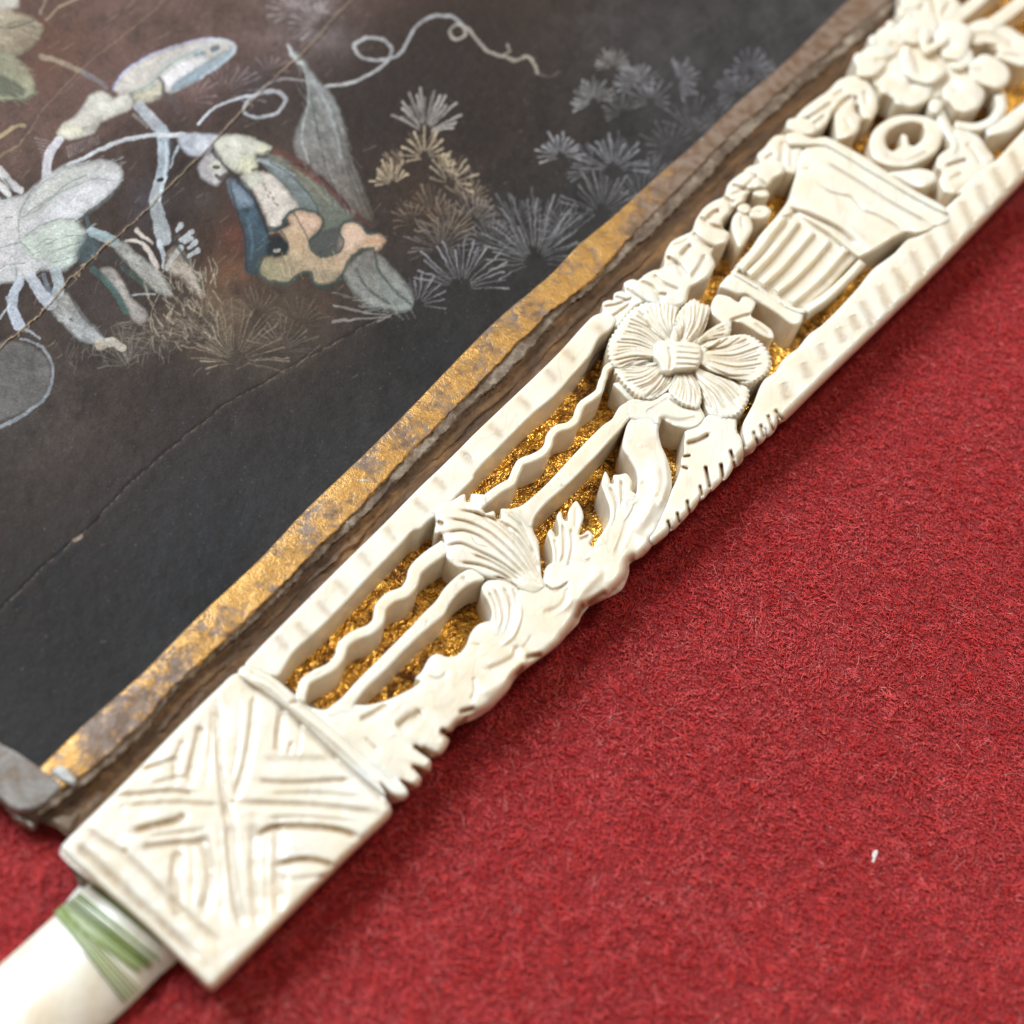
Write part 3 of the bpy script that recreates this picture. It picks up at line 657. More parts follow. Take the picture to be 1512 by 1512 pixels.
fl = [((1095, 400), (1000, 520), (890, 660), (765, 800)), ((1195, 430), (1090, 570), (960, 720), (835, 840)), ((1310, 510), (1190, 650), (1060, 790), (930, 905)), ((1430, 575), (1300, 730), (1160, 870), (1040, 960)), ((1560, 640), (1430, 790), (1290, 930), (1150, 1040)), ((1680, 740), (1560, 870), (1420, 1000), (1260, 1110))]
for f in fl:
    carve('flute', ribbon(D1(*f), 6.6, 7.8), urn_o, top=TOP + 2, zb=TOP - 16, dome=6, dome_k=5, edge=6, edge_drop=9, noise=.5, step=1.6)
carve('foot', D1((615, 925), (640, 885), (700, 832), (780, 870), (860, 925), (1000, 1000), (1120, 1085), (1235, 1130), (1225, 1195), (1165, 1215), (1060, 1140), (960, 1075), (880, 1025), (820, 985), (760, 985), (690, 960)), urn_o, top=TOP + 1, dome=2, edge=4, edge_drop=4, step=2)
carve('carved_bracket', D1((560, 1040), (600, 985), (690, 1000), (760, 1040), (790, 985), (840, 960), (890, 1030), (870, 1090), (850, 1140), (930, 1190), (1010, 1255), (1018, 1310), (940, 1290), (860, 1240), (770, 1190), (710, 1180), (700, 1240), (620, 1180), (560, 1120)),
      top=TOP - 3, grooves=[(D1((690, 1180), (780, 1150), (850, 1130)), 2.5, 5, .3), (D1((870, 1190), (1000, 1290)), 2, 3, .3)])

# ---- upper right rail with twisted cuts
rr = D4((592, 730), (625, 665), (680, 560), (712, 470), (752, 402), (830, 350), (880, 270), (940, 215), (1000, 170), (1080, 72), (1180, 0)) + D2((730, 1500), (850, 1352), (1010, 1232), (1110, 1130), (1190, 1102), (1330, 1010), (1385, 905), (1440, 850), (1512, 780)) + D3((1010, 1440), (1110, 1345), (1230, 1240), (1320, 1180), (1400, 1090), (1512, 970)) + [(1600, 105), (1700, 5), (1760, -50), (1780, 0), (1640, 140), (1512, 268), (1400, 385)] + \
     D4((1512, 120), (1300, 325), (1100, 520), (960, 660), (895, 718), (870, 720), (848, 680), (846, 730), (838, 765), (805, 815), (780, 830), (758, 770), (762, 830), (740, 870), (712, 890), (690, 850), (690, 905), (650, 955), (625, 945), (600, 880), (586, 800))
ps = [((890, 420), (935, 560)), ((1040, 270), (1090, 400)), ((1160, 130), (1215, 270)), ((1300, 10), (1350, 140)), ((1400, -80), (1460, 40))]
rg = [(D4(a, b), 7.5, 2.6, .42) for a, b in ps]
base = np.array(D4((1230, 200))[0])
for i in range(3, 17):
    c = base + (i - .6) * np.array([24.5, -24.5])
    if i > 1: rg.append(([tuple(c + (-11, -20)), tuple(c + (9, 22))], 7.2, 2.4, .42))
rg += [(D4(a, b), 2, 6, 1., False) for a, b in [((670, 800), (700, 870)), ((725, 750), (745, 830)), ((780, 680), (815, 780)), ((835, 640), (880, 700)), ((560, 760), (600, 900))]]
carve('rail', rr, zb=9, use_flank=True, grooves=rg, dome=3, dome_k=12, edge=4, edge_drop=4, noise=1)

# ---- upper right flower, ring, leaves
f2 = carve('flower', D3((300, 470), (380, 300), (560, 180), (800, 120), (1000, 220), (1110, 400), (1100, 600), (950, 700), (700, 760), (480, 700), (350, 580)), top=TOP - 8, dome=3)
PT = [((1245, 540), 31, 24, 20, 5), ((1050, 700), 34, 25, 10, 4), ((650, 665), 40, 26, 12, 2), ((380, 450), 29, 22, -35, 3), ((500, 310), 31, 22, -30, 1), ((740, 200), 34, 24, -12, 2), ((990, 310), 27, 30, 10, 5), ((1040, 440), 20, 18, 10, 3)]
for (x, y), rx, ry, a, h in PT:
    X0, Y0 = D3((x, y))[0]
    vx, vy = D3((760, 470))[0]
    carve('petal', ellipse(X0, Y0, rx, ry, a, wob=.12), f2, top=TOP + h, zb=25, dome=4, dome_k=7, edge=4, edge_drop=5, step=2, grooves=[([(vx, vy), (X0, Y0)], 6, 5, .12)])
for (x, y), r in [((285, 445), 9.5), ((395, 305), 8.5), ((610, 90), 9), ((660, 120), 8), ((480, 660), 9.5), ((590, 745), 9.5), ((855, 795), 11), ((520, 190), 7)]:
    X0, Y0 = D3((x, y))[0]; carve('bead', ellipse(X0, Y0, r, r * 1.1, 0, 16), f2, top=TOP + 1, zb=25, dome=5, dome_k=4, edge=4, edge_drop=5, step=1.8)
carve('curled_stamen', D3((580, 440), (600, 350), (660, 340), (690, 430), (730, 540), (800, 560), (830, 480), (900, 470), (945, 530), (900, 590), (800, 640), (690, 610), (610, 550)), f2, top=TOP + 9, dome=5, dome_k=6, edge=5, edge_drop=6, step=1.8)
carve('curled_stamen', D3((740, 230), (790, 200), (830, 260), (800, 330), (880, 290), (930, 250), (960, 300), (880, 360), (790, 400), (745, 340)), f2, top=TOP + 8, dome=4, dome_k=5, step=1.8)

r0 = D3((640, 1045))[0]
carve('ring', ellipse(r0[0], r0[1], 56, 38, -16, 30, .04), top=TOP - 8, dome=4, dome_k=7, edge=4, edge_drop=5, holes=[ellipse(D3((625, 1020))[0][0], D3((625, 1020))[0][1], 31, 19, -24, 20, .05)], grooves=[(D3((470, 1150), (620, 1200), (820, 1120)), 4, 3, .2)])
carve('small_leaf', D3((600, 1000), (640, 1010), (660, 1080), (760, 1090), (700, 1160), (560, 1180), (520, 1140), (600, 1090)), top=TOP - 10, dome=3, step=2)
carve('vine_stem', ribbon(D3((850, 760), (900, 880), (950, 980), (1000, 1080), (960, 1180)), 8, 7), top=TOP - 5, dome=4, dome_k=5, edge_drop=4)
carve('vine_stem', ribbon(D3((1330, 700), (1345, 800), (1280, 900), (1160, 950), (1000, 930)), 9, 6), top=TOP - 7, dome=4, dome_k=5, edge_drop=4)
carve('vine_stem', ribbon(D3((1230, 960), (1380, 930), (1512, 830), (1640, 720)), 13, 9), top=TOP - 9, dome=4, dome_k=5, edge_drop=4)
carve('curled_leaf', D3((860, 1250), (870, 1170), (950, 1110), (1020, 1100), (980, 980), (1040, 950), (1180, 1020), (1240, 1110), (1290, 1180), (1230, 1270), (1160, 1330), (1090, 1380), (1000, 1450), (920, 1440), (880, 1350), (900, 1290)),
      top=TOP - 6, dome=5, dome_k=8, edge_drop=5, grooves=[(D3((930, 1240), (1020, 1210), (1090, 1190)), 3, 8, .3), (D3((1080, 1060), (1150, 1140), (1200, 1230)), 4, 4, .2), (D3((960, 1340), (1060, 1290)), 4, 4, .2)])
carve('small_leaf', D3((500, 1290), (620, 1270), (740, 1255), (850, 1290), (860, 1340), (780, 1400), (700, 1400), (600, 1350)), top=TOP - 10, dome=4, dome_k=6, step=2)
carve('leaf_spray', D2((180, 350), (120, 360), (80, 400), (50, 440), (-10, 500), (10, 560), (-60, 580), (-110, 620), (-90, 680), (60, 640), (150, 620), (270, 640), (290, 560), (330, 450)), zb=9, top=TOP - 3, dome=4, step=2, grooves=[(D2((180, 390), (175, 500), (170, 620)), 5, 5, .25), (D2((50, 530), (110, 490)), 3, 5, .3), (D2((250, 400), (240, 600)), 4, 3, .1)])
carve('leaf_bud', ellipse(*D2((320, 290))[0], 24, 13, 12), top=TOP - 1, zb=9, dome=4, dome_k=5, step=2)
spr = D2((180, 330), (260, 240), (330, 160), (420, 90), (520, 20), (600, -60), (700, -90), (800, -60), (860, 20), (890, 100), (880, 180), (840, 240), (780, 230), (740, 130), (720, 170), (760, 230), (740, 330), (660, 380), (590, 390), (570, 300), (560, 180), (500, 280), (430, 330), (390, 260), (280, 240))
carve('leaf_spray', spr, zb=9, top=TOP - 4, dome=5, dome_k=7, edge_drop=5, step=2, grooves=[(D2((330, 250), (430, 190), (560, 100)), 3.5, 5, .3), (D2((400, 280), (500, 200)), 3, 5, .25), (D2((560, 200), (620, 120), (700, 60)), 4, 7, .35), (D2((720, 60), (730, 160)), 3.5, 8, .4), (D2((790, 20), (810, 130)), 3, 5, .2), (D2((640, 10), (560, 60)), 3, 4, .3), (D2((640, 220), (690, 300)), 3, 3, .1)])
carve('leaf_spray', D3((560, 150), (570, 90), (640, 50), (670, -30), (760, -60), (900, -80), (1000, -20), (1050, 60), (1000, 140), (930, 200), (840, 190), (700, 200)), zb=8, top=TOP - 5, dome=4, dome_k=6, step=2, grooves=[(D3((720, -20), (760, 90), (800, 180)), 3, 5, .25), (D3((820, -40), (850, 80), (860, 180)), 3.5, 6, .35), (D3((960, 20), (900, 120)), 3, 5, .25)])
carve('straight_bar', ribbon(D3((930, 190), (1080, 80), (1250, -60), (1500, -260)), 9, 8), top=TOP - 3, edge_drop=3)
carve('straight_bar', ribbon(D3((1250, 200), (1400, 90), (1512, 0), (1700, -160)), 9, 8), top=TOP - 3, edge_drop=3)
carve('curled_leaf', D3((1060, 230), (1130, 170), (1240, 140), (1320, 180), (1400, 200), (1512, 270), (1620, 300), (1600, 450), (1512, 500), (1430, 480), (1300, 420), (1330, 380), (1220, 340), (1120, 330)), top=TOP - 7, dome=4, dome_k=7, grooves=[(D3((1120, 260), (1280, 260), (1450, 350)), 5, 5, .25), (D3((1200, 330), (1330, 350)), 3, 4, .4), (D3((1340, 400), (1500, 420)), 3, 4, .2)])

# rail behind the garland, up to the top left of the stick
carve('rail', [(1330, -20), (1350, -45), (1500, -195), (1560, -220), (1540, -180), (1400, -40), (1350, 15), (1335, 10)], zb=9)

# gold foil backing, crinkled
gp = resample(np.array([(395, 990), (640, 740), (880, 480), (1130, 215), (1330, 10), (1600, -260)]), n=520)
gq = resample(np.array([(600, 1140), (760, 985), (950, 790), (1190, 570), (1440, 318), (1740, 0)]), n=520)
tt = np.linspace(0, 1, 110)[None, :, None]
G = gp[:, None] * (1 - tt) + gq[:, None] * tt
X_, Y_ = G[..., 0], G[..., 1]
gz = 12 + 1.6 * vnoise(X_, Y_, 34, 41, 3) + .7 * vnoise(X_, Y_, 7, 47, 3, .8) + 1.6 * (1 - np.abs(vnoise(X_ + Y_ * .4, Y_ * 1.6, 9, 42, 2))) * (vnoise(X_, Y_, 60, 44, 1) > 0.0)
carve_gold = make_mesh('gold_backing', U(X_.ravel(), Y_.ravel(), gz.ravel()), grid_faces(520, 110), GOLD, FAN)
carve_gold['label'] = 'crinkled gold foil behind the openwork'
# ivory base slab under the foil, reaching down to the cloth
slab = [tuple(p) for p in gp[::40]] + [tuple(p) for p in gq[::40][::-1]]

# ------------------------------------------------------------------ shank and thread binding
def shank_strip():
    n, m = 60, 40
    A = resample(np.array([(-260, 1668), (-120, 1530), (0, 1425), (82, 1351), (118, 1306), (150, 1280)]), n=n)   # upper left silhouette
    B = resample(np.array([(-40, 1800), (70, 1610), (161, 1512), (190, 1486), (236, 1440), (285, 1400)]), n=n)
    t = np.linspace(0, 1, m)
    V = []
    for i in range(n):
        for j, u in enumerate(t):
            p = A[i] * (1 - u) + B[i] * u
            V.append((p[0], p[1], 0))
    V = np.array(V); V[:, 2] = shank_z(V[:, :2]); W = U(V[:, 0], V[:, 1], V[:, 2])
    W[:, 2] = np.minimum(W[:, 2], 52)
    return W.reshape(n, m, 3)
SA = np.array([(-260, 1668), (-120, 1530), (0, 1425), (82, 1351), (118, 1306), (150, 1280)]); SB = np.array([(-40, 1800), (70, 1610), (161, 1512), (190, 1486), (236, 1440), (285, 1400)])
def shank_z(P):
    P = np.atleast_2d(P); a, _ = dist_poly(P, SA); b, _ = dist_poly(P, SB); u = np.clip(a / (a + b), .0, 1.)
    return 10 + 30 * np.sin(np.pi * np.clip(u * .92 + .04, 0, 1)) ** .75
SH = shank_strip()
make_mesh('shank', SH.reshape(-1, 3), grid_faces(60, 40)[:, ::-1], IVORY, FAN, True, {'grime': np.clip(.02 + .5 * np.tile(np.clip(np.linspace(0, 1, 40) - .55, 0, 1), 60) * np.repeat(np.clip(np.linspace(0, 1, 60) * 2.2 - .5, 0, 1), 40) + .15 * vnoise(SH[..., 0].ravel(), SH[..., 1].ravel(), 60, 8, 2), 0, .5)})  # brown tint grows towards the lower right side

def tube(path, r, k=6, r1=None):
    P = np.asarray(path, float); n = len(P); T_ = np.gradient(P, axis=0); T_ /= np.linalg.norm(T_, axis=1)[:, None] + 1e-9
    up = np.array([0, 0, 1.]); A = np.cross(T_, up); A /= np.linalg.norm(A, axis=1)[:, None] + 1e-6; B = np.cross(A, T_)
    a = np.linspace(0, 2 * math.pi, k, endpoint=False)
    rr_ = np.linspace(r, r if r1 is None else r1, n)[:, None, None]
    V = P[:, None] + rr_ * (np.cos(a)[None, :, None] * A[:, None] + np.sin(a)[None, :, None] * B[:, None])
    F = []
    for i in range(n - 1):
        for j in range(k):
            F.append((i*k + j, i*k + (j+1) % k, (i+1)*k + (j+1) % k, (i+1)*k + j))
    return V.reshape(-1, 3), np.array(F)

def wrap(px0, px1, lift=1.6, n=26, sag=0.):
    """thread laid over the shank between two points given on its two silhouettes (pixel space)"""
    (x0, y0), (x1, y1) = px0, px1; P = []
    for u in np.linspace(0, 1, n):
        x = x0 * (1 - u) + x1 * u; y = y0 * (1 - u) + y1 * u + sag * math.sin(math.pi * u) * -1
        P.append((x, y, float(shank_z([(x, y)])[0]) + lift))
    P = np.array(P); return U(P[:, 0], P[:, 1], P[:, 2])
def z7(x, y): return (x / 6.517, 1280 + y / 6.517)
th = []
for k in range(10):                       # main band
    f = k / 9
    a = (z7(520, 430)[0] * (1 - f) + z7(760, 255)[0] * f, z7(520, 430)[1] * (1 - f) + z7(760, 255)[1] * f)
    b0 = z7(1330, 1010); b1 = z7(1520, 870)
    b = (b0[0] * (1 - f) + b1[0] * f, b0[1] * (1 - f) + b1[1] * f)
    th.append((a, (b[0] + RNG.uniform(-3, 3), b[1] + RNG.uniform(-3, 3)), 1.6 + RNG.uniform(0, 1.2)))
for k in range(5):                        # crossing strands
    f = k / 4 * 1.3
    a = (z7(530, 440)[0] + f * 8, z7(530, 440)[1] - f * 6)
    b = (z7(1200, 1300)[0] + f * 17, z7(1200, 1300)[1] - f * 14)
    th.append((a, b, 3.2 + .4 * k))
for k in range(4): th.append(((z7(880, 190)[0] + k * 2.2, z7(880, 190)[1] - k * 2), (z7(1560, 740)[0] + k * 3, z7(1560, 740)[1] - k * 2.5), 1.5))
for a, b, lf in th:
    Vt, Ft = tube(wrap(a, b, lf), 1.2 + RNG.uniform(-.2, .25), 6)
    tone = RNG.uniform(.0, 1)
    make_mesh('thread', Vt, Ft, THREAD, FAN, True, {'tone': np.full(len(Vt), tone)})

# ------------------------------------------------------------------ the fan leaf
L1 = smooth([(20, 1165), (62, 1130), (124, 1070), (208, 996), (297, 906), (377, 832), (456, 748), (525, 683), (600, 609), (640, 567), (731, 475), (819, 400), (849, 367), (912, 314), (965, 265), (1034, 205), (1081, 159), (1163, 89), (1250, 3), (1330, -70), (1480, -210)])
L2 = smooth([(60, 1180), (100, 1158), (193, 1085), (263, 1006), (347, 931), (411, 867), (461, 817), (535, 743), (600, 673), (640, 632), (700, 573), (732, 539), (765, 505), (811, 460), (865, 420), (948, 331), (1011, 268), (1064, 212), (1124, 159), (1180, 109), (1250, 53), (1310, 0), (1400, -80), (1540, -215)])
L2b = smooth([(55, 1205), (104, 1172), (200, 1094), (268, 1013), (352, 938), (417, 876), (470, 825), (542, 755), (608, 686), (648, 648), (700, 593), (732, 567), (779, 519), (809, 485), (839, 454), (879, 420), (962, 343), (1024, 284), (1078, 226), (1138, 170), (1196, 118), (1262, 64), (1322, 8), (1412, -72), (1556, -205)])
L3 = smooth([(85, 1222), (130, 1195), (225, 1117), (300, 1045), (384, 962), (449, 896), (505, 845), (580, 775), (650, 700), (690, 662), (740, 615), (775, 580), (820, 540), (860, 500), (890, 470), (930, 440), (1000, 370), (1065, 310), (1110, 262), (1170, 205), (1230, 150), (1300, 90), (1370, 25), (1450, -50), (1600, -190)])
L4 = L3 + np.array([30, 26])

def loft(name, rails, nl, ncs, mat, jag=None, parent=FAN, noise=(0, 20), seed=1, attrs=None):
    """rails: list of (polyline, z). ncs: cross subdivisions per gap"""
    R = [(resample(p, n=nl), z) for p, z in rails]
    rows = []
    for i, (p, z) in enumerate(R):
        q = p.copy(); zz = np.full(nl, float(z))
        if jag and jag.get(i):
            amp, sc = jag[i]
            w = amp * vnoise(p[:, 0], p[:, 1], sc, seed + i, 4, .7); q = q + np.stack([w, w], -1) * .7
            zz = zz + amp * .3 * vnoise(p[:, 0], p[:, 1], sc * 2, seed + 9 + i, 2)
        rows.append((q, zz))
    P = []; 
    for g_ in range(len(rows) - 1):
        n = ncs[g_]
        for k in range(n + (g_ == len(rows) - 2)):
            u = k / n
            P.append(np.c_[rows[g_][0] * (1 - u) + rows[g_ + 1][0] * u, rows[g_][1] * (1 - u) + rows[g_ + 1][1] * u])
    P = np.stack(P, 1); m = P.shape[1]
    X, Y, Z = P[..., 0].ravel(), P[..., 1].ravel(), P[..., 2].ravel()
    Z = Z + noise[0] * vnoise(X, Y, noise[1], seed + 20, 3)
    return make_mesh(name, U(X, Y, Z), grid_faces(nl, m), mat, parent, True, {'worn': np.clip((X - 900) / 900, 0, .22) + .05 * np.exp(-((X - 180) / 110) ** 2)})

border = loft('gilt_border', [(L1, 43.5), (L1 + .6, 47.5), (L2 * .3 + resample(L1, n=len(L2)) * .7, 49), (L2, 48.5), (L2 + 1.5, 44)], 1100, (2, 4, 12, 2), GILT, {0: (.6, 16), 1: (.6, 16), 3: (3.4, 22), 4: (3.4, 22)}, noise=(.9, 26), seed=3)
torn = loft('torn_edge', [(L2 - 5, 44.2), (L2 + .5, 45.2), (L2b, 43), (L2b + 1.0, 36)], 1100, (3, 7, 2), TORN, {1: (3, 18), 2: (3.8, 17), 3: (3.8, 17)}, noise=(1.4, 11), seed=3)
fold = loft('gilt_fold', [(L2b - 6, 38), (L2b + 2, 36), (L2b + 11, 30), (L3, 26), (L4, 24)], 900, (3, 5, 10, 4), BROWN, {1: (3, 30), 3: (3, 60)}, noise=(1.6, 22), seed=12)
lay = loft('gilt_fold', [(L2b - 6, 31), (L2b * .75 + resample(L3, n=len(L2b)) * .25, 32), (L2b * .55 + resample(L3, n=len(L2b)) * .45, 31), (L2b * .5 + resample(L3, n=len(L2b)) * .5, 26)], 900, (2, 5, 2), BROWN, {1: (4, 60), 2: (7, 70), 3: (7, 70)}, noise=(.8, 22), seed=18)

# ---- painting of the leaf (flat print with some sheen and shadow, one colour per vertex)
BX0, BY0, BW, BH = -40, -40, 1380, 1260
yy, xx = np.mgrid[0:BH, 0:BW].astype(float); xx += BX0; yy += BY0
wx = 1.3 * vnoise(xx, yy, 10, 61, 3, .6); wy = 1.3 * vnoise(xx, yy, 10, 62, 3, .6); streak = vnoise(xx + yy * .5, yy * 3 - xx * 1.5, 14, 63, 3, .6)
def sstep(a, b, v): 
    t = np.clip((v - a) / (b - a), 0, 1); return t * t * (3 - 2 * t)
n1 = vnoise(xx, yy, 170, 1, 4); n2 = vnoise(xx, yy, 26, 2, 4, .7); n3 = vnoise(xx, yy, 5, 3, 3, .8)
diag = xx + yy
brown = lin((80, 58, 46)); slate = lin((56, 52, 50)); dark = lin((40, 37, 36)); plum = lin((124, 92, 80)); grey = lin((86, 80, 80))
def mixc(a, b, f): return a * (1 - f[..., None]) + b * f[..., None]
img = np.ones((BH, BW, 3)) * slate
f_br = sstep(1180, 700, diag + 60 * n1) ; img = mixc(img, brown, f_br * .85)
f_pl = sstep(520, 250, diag + 50 * n1 + .35 * (yy - xx)); img = mixc(img, plum, f_pl * .9)
f_gr = sstep(850, 1150, xx + 40 * n1) * sstep(520, 60, yy - (xx - 900) * .3); img = mixc(img, grey, f_gr * .75)  # greyer paper at top right, with window sheen painted in
def dabf(cx_, cy_, r, col, a):
    global img
    f = np.exp(-(((xx - cx_) ** 2 + (yy - cy_) ** 2) / r ** 2)) * a * (.7 + .5 * n2); img = mixc(img, lin(col), np.clip(f, 0, 1))
dabf(0, 900, 190, (30, 27, 27), .9); dabf(300, 800, 200, (42, 42, 46), .7); dabf(600, 480, 90, (34, 31, 32), .6)
dabf(330, 60, 120, (118, 92, 88), .5); dabf(340, 330, 60, (112, 66, 44), .8); dabf(330, 420, 60, (96, 66, 40), .6); dabf(680, 60, 130, (44, 34, 30), .8); dabf(640, 250, 150, (60, 44, 34), .5)
dabf(30, 640, 70, (92, 84, 78), .5); dabf(120, 560, 90, (88, 76, 66), .55); dabf(190, 480, 60, (110, 96, 84), .5); dabf(60, 20, 70, (92, 60, 42), .4)
dabf(350, 480, 75, (106, 86, 66), .45); dabf(260, 470, 50, (120, 98, 80), .5); dabf(620, 300, 60, (78, 56, 38), .6)
dabf(450, 25, 60, (150, 136, 134), .7); dabf(500, 60, 30, (130, 120, 118), .4); dabf(900, 20, 80, (82, 76, 76), .4); dabf(500, 330, 50, (66, 74, 74), .5)
for a in [(250, 215, 60), (300, 300, 60), (420, 470, 70), (130, 440, 60), (370, 150, 50), (200, 400, 60), (470, 150, 60), (560, 160, 80), (640, 130, 100), (250, 560, 80), (30, 350, 50)]: dabf(*a, (46, 37, 35), .6)
img *= .53 * (1 + .30 * n2 + .16 * n3 + .22 * n1 + .16 * streak * np.clip(n1, 0, 1))[..., None]
sp = (vnoise(xx, yy, 3.2, 9, 2) > 1.12); img[sp] = img[sp] * .75 + lin((120, 112, 104)) * .25 * .8
del sp

def region(P, pad):
    P = np.asarray(P); lo = np.floor(P.min(0) - pad).astype(int); hi = np.ceil(P.max(0) + pad).astype(int) + 1
    x0, y0 = max(lo[0] - BX0, 0), max(lo[1] - BY0, 0); x1, y1 = min(hi[0] - BX0, BW), min(hi[1] - BY0, BH)
    return (slice(y0, y1), slice(x0, x1)) if x1 > x0 and y1 > y0 else None
def brush(f, sl, col, alpha, tex=.35):
    c = lin(col) if np.ndim(col) == 1 and not isinstance(col, np.ndarray) else col
    g_ = np.sum(c * np.array([.3, .55, .15]), -1, keepdims=True); c = (g_ + (c - g_) * .72) * 1.12
    t = 1 - tex + tex * np.clip(.72 + .5 * n2[sl] + .22 * n3[sl] + .30 * streak[sl], 0, 1.1)
    c = c * (.93 + .16 * n2[sl] + .06 * n3[sl] + .08 * streak[sl])[..., None]
    a = np.clip(f * alpha * t, 0, 1)[..., None]
    img[sl] = img[sl] * (1 - a) + c * a
def fill(pts, col, alpha=.9, soft=2.4, tex=.35, sm=True, col2=None, grad=None):
    P = smooth(pts, True, 4) if sm else np.asarray(pts, float); sl = region(P, soft + 1)
    if sl is None: return
    X = np.stack([(xx[sl] + wx[sl]).ravel(), (yy[sl] + wy[sl]).ravel()], -1); shp = xx[sl].shape
    d, _ = dist_poly(X, P, True); ins = inside(X, P); sd = np.where(ins, d, -d)
    f = np.clip(sd / soft * .5 + .5, 0, 1).reshape(shp)
    rim = (.26 * np.exp(-(np.clip(sd, 0, None) / 3.5) ** 2)).reshape(shp)
    if col2 is not None:
        gx_, gy_ = grad; g_ = (X @ np.array([gx_, gy_])); g_ = (g_ - g_[ins].min()) / max(1e-6, np.ptp(g_[ins])) if ins.any() else g_
        c = lin(col) * (1 - g_[:, None]) + lin(col2) * g_[:, None]; c = c.reshape(*shp, 3)
        brush(f, sl, c, alpha, tex)
    else: brush(f, sl, col, alpha, tex)
    img[sl] = img[sl] * (1 - rim * f * alpha)[..., None]
def line(pts, w, col, alpha=.9, w1=None, soft=1.2, tex=.3, sm=True):
    P = smooth(pts, False, 5) if sm and len(pts) > 2 else np.asarray(pts, float); w1 = w if w1 is None else w1
    sl = region(P, max(w, w1) + soft + 1)
    if sl is None: return
    X = np.stack([(xx[sl] + wx[sl]).ravel(), (yy[sl] + wy[sl]).ravel()], -1)
    d, s = dist_poly(X, P); r = (w * (1 - s) + w1 * s) / 2
    brush(np.clip((r - d) / soft + .5, 0, 1).reshape(xx[sl].shape), sl, col, alpha, tex)
def hatch(pts, ang, n, col, alpha=.35, w=1.1, L=16):
    P = smooth(pts, True, 3); lo, hi = P.min(0), P.max(0); k = 0
    for _ in range(n * 6):
        q = np.array([random.uniform(lo[0], hi[0]), random.uniform(lo[1], hi[1])])
        if not inside(q[None], P)[0]: continue
        a = math.radians(ang + random.uniform(-12, 12)); l_ = L * random.uniform(.4, 1)
        line([tuple(q), (q[0] + l_ * math.cos(a), q[1] + l_ * math.sin(a))], w * .6, col, alpha * random.uniform(.4, 1), w * 1.4); k += 1
        if k >= n: break
def tuft(x, y, r, ang=-90, spread=150, n=13, col=(150, 140, 130), alpha=.6, w=1.6, inner=.25, curve=.12, col2=None, again=True):
    if again:
        tuft(x + random.uniform(-4, 4), y - r * .22, r * random.uniform(.62, .8), ang + random.uniform(-14, 14), spread * .85, max(5, int(n * .8)), col, alpha * .35, w * .8, .15, -curve, col2, False)
    ang += random.uniform(-8, 8); spread *= random.uniform(.85, 1.12); n += random.randint(-2, 3)
    for k in range(n):
        a = math.radians(ang + spread * (k / (n - 1) - .5) + random.uniform(-4, 4)); R = r * random.uniform(.68, 1.05) * (.86 + .14 * math.cos((k / (n - 1) - .5) * 3))
        c = curve * R * (k / (n - 1) - .5) * 2; ux, uy = math.cos(a), math.sin(a)
        p0 = (x + ux * R * inner, y + uy * R * inner); p1 = (x + ux * R * .6 - uy * c * .3, y + uy * R * .6 + ux * c * .3); p2 = (x + ux * R - uy * c, y + uy * R + ux * c)
        line([p0, p1, p2], w * .8, col, alpha * random.uniform(.4, .75), w * 1.5)
        if random.random() < .8: line([p1, p2], w * .7, col2 or col, alpha * random.uniform(.5, 1), w * 1.9)

# feathery plants
TG = (188, 160, 118); GR = (128, 122, 124); DG = (104, 100, 103); BRN = (140, 114, 84); PK = (158, 134, 130)
for a in [(662, 350, 62, -80, 170, 15, BRN, .55), (640, 320, 50, -100, 150, 12, BRN, .45), (690, 300, 45, -70, 150, 12, BRN, .45), (610, 330, 40, -130, 120, 9, BRN, .4),
          (700, 330, 50, -60, 140, 12, (140, 124, 112), .45), (650, 370, 60, -110, 160, 14, (120, 108, 100), .45), (730, 364, 52, -95, 170, 14, DG, .55)]: tuft(*a)
for a in [(627, 198, 66, -88, 150, 13, (172, 160, 148), .85), (628, 234, 46, -95, 160, 12, TG, .85), (581, 272, 38, -110, 130, 9, TG, .75), (664, 272, 46, -75, 150, 12, (170, 145, 112), .75), (600, 250, 40, -150, 90, 7, BRN, .5), (648, 252, 34, -40, 100, 8, TG, .55)]: tuft(*a, w=2.0)
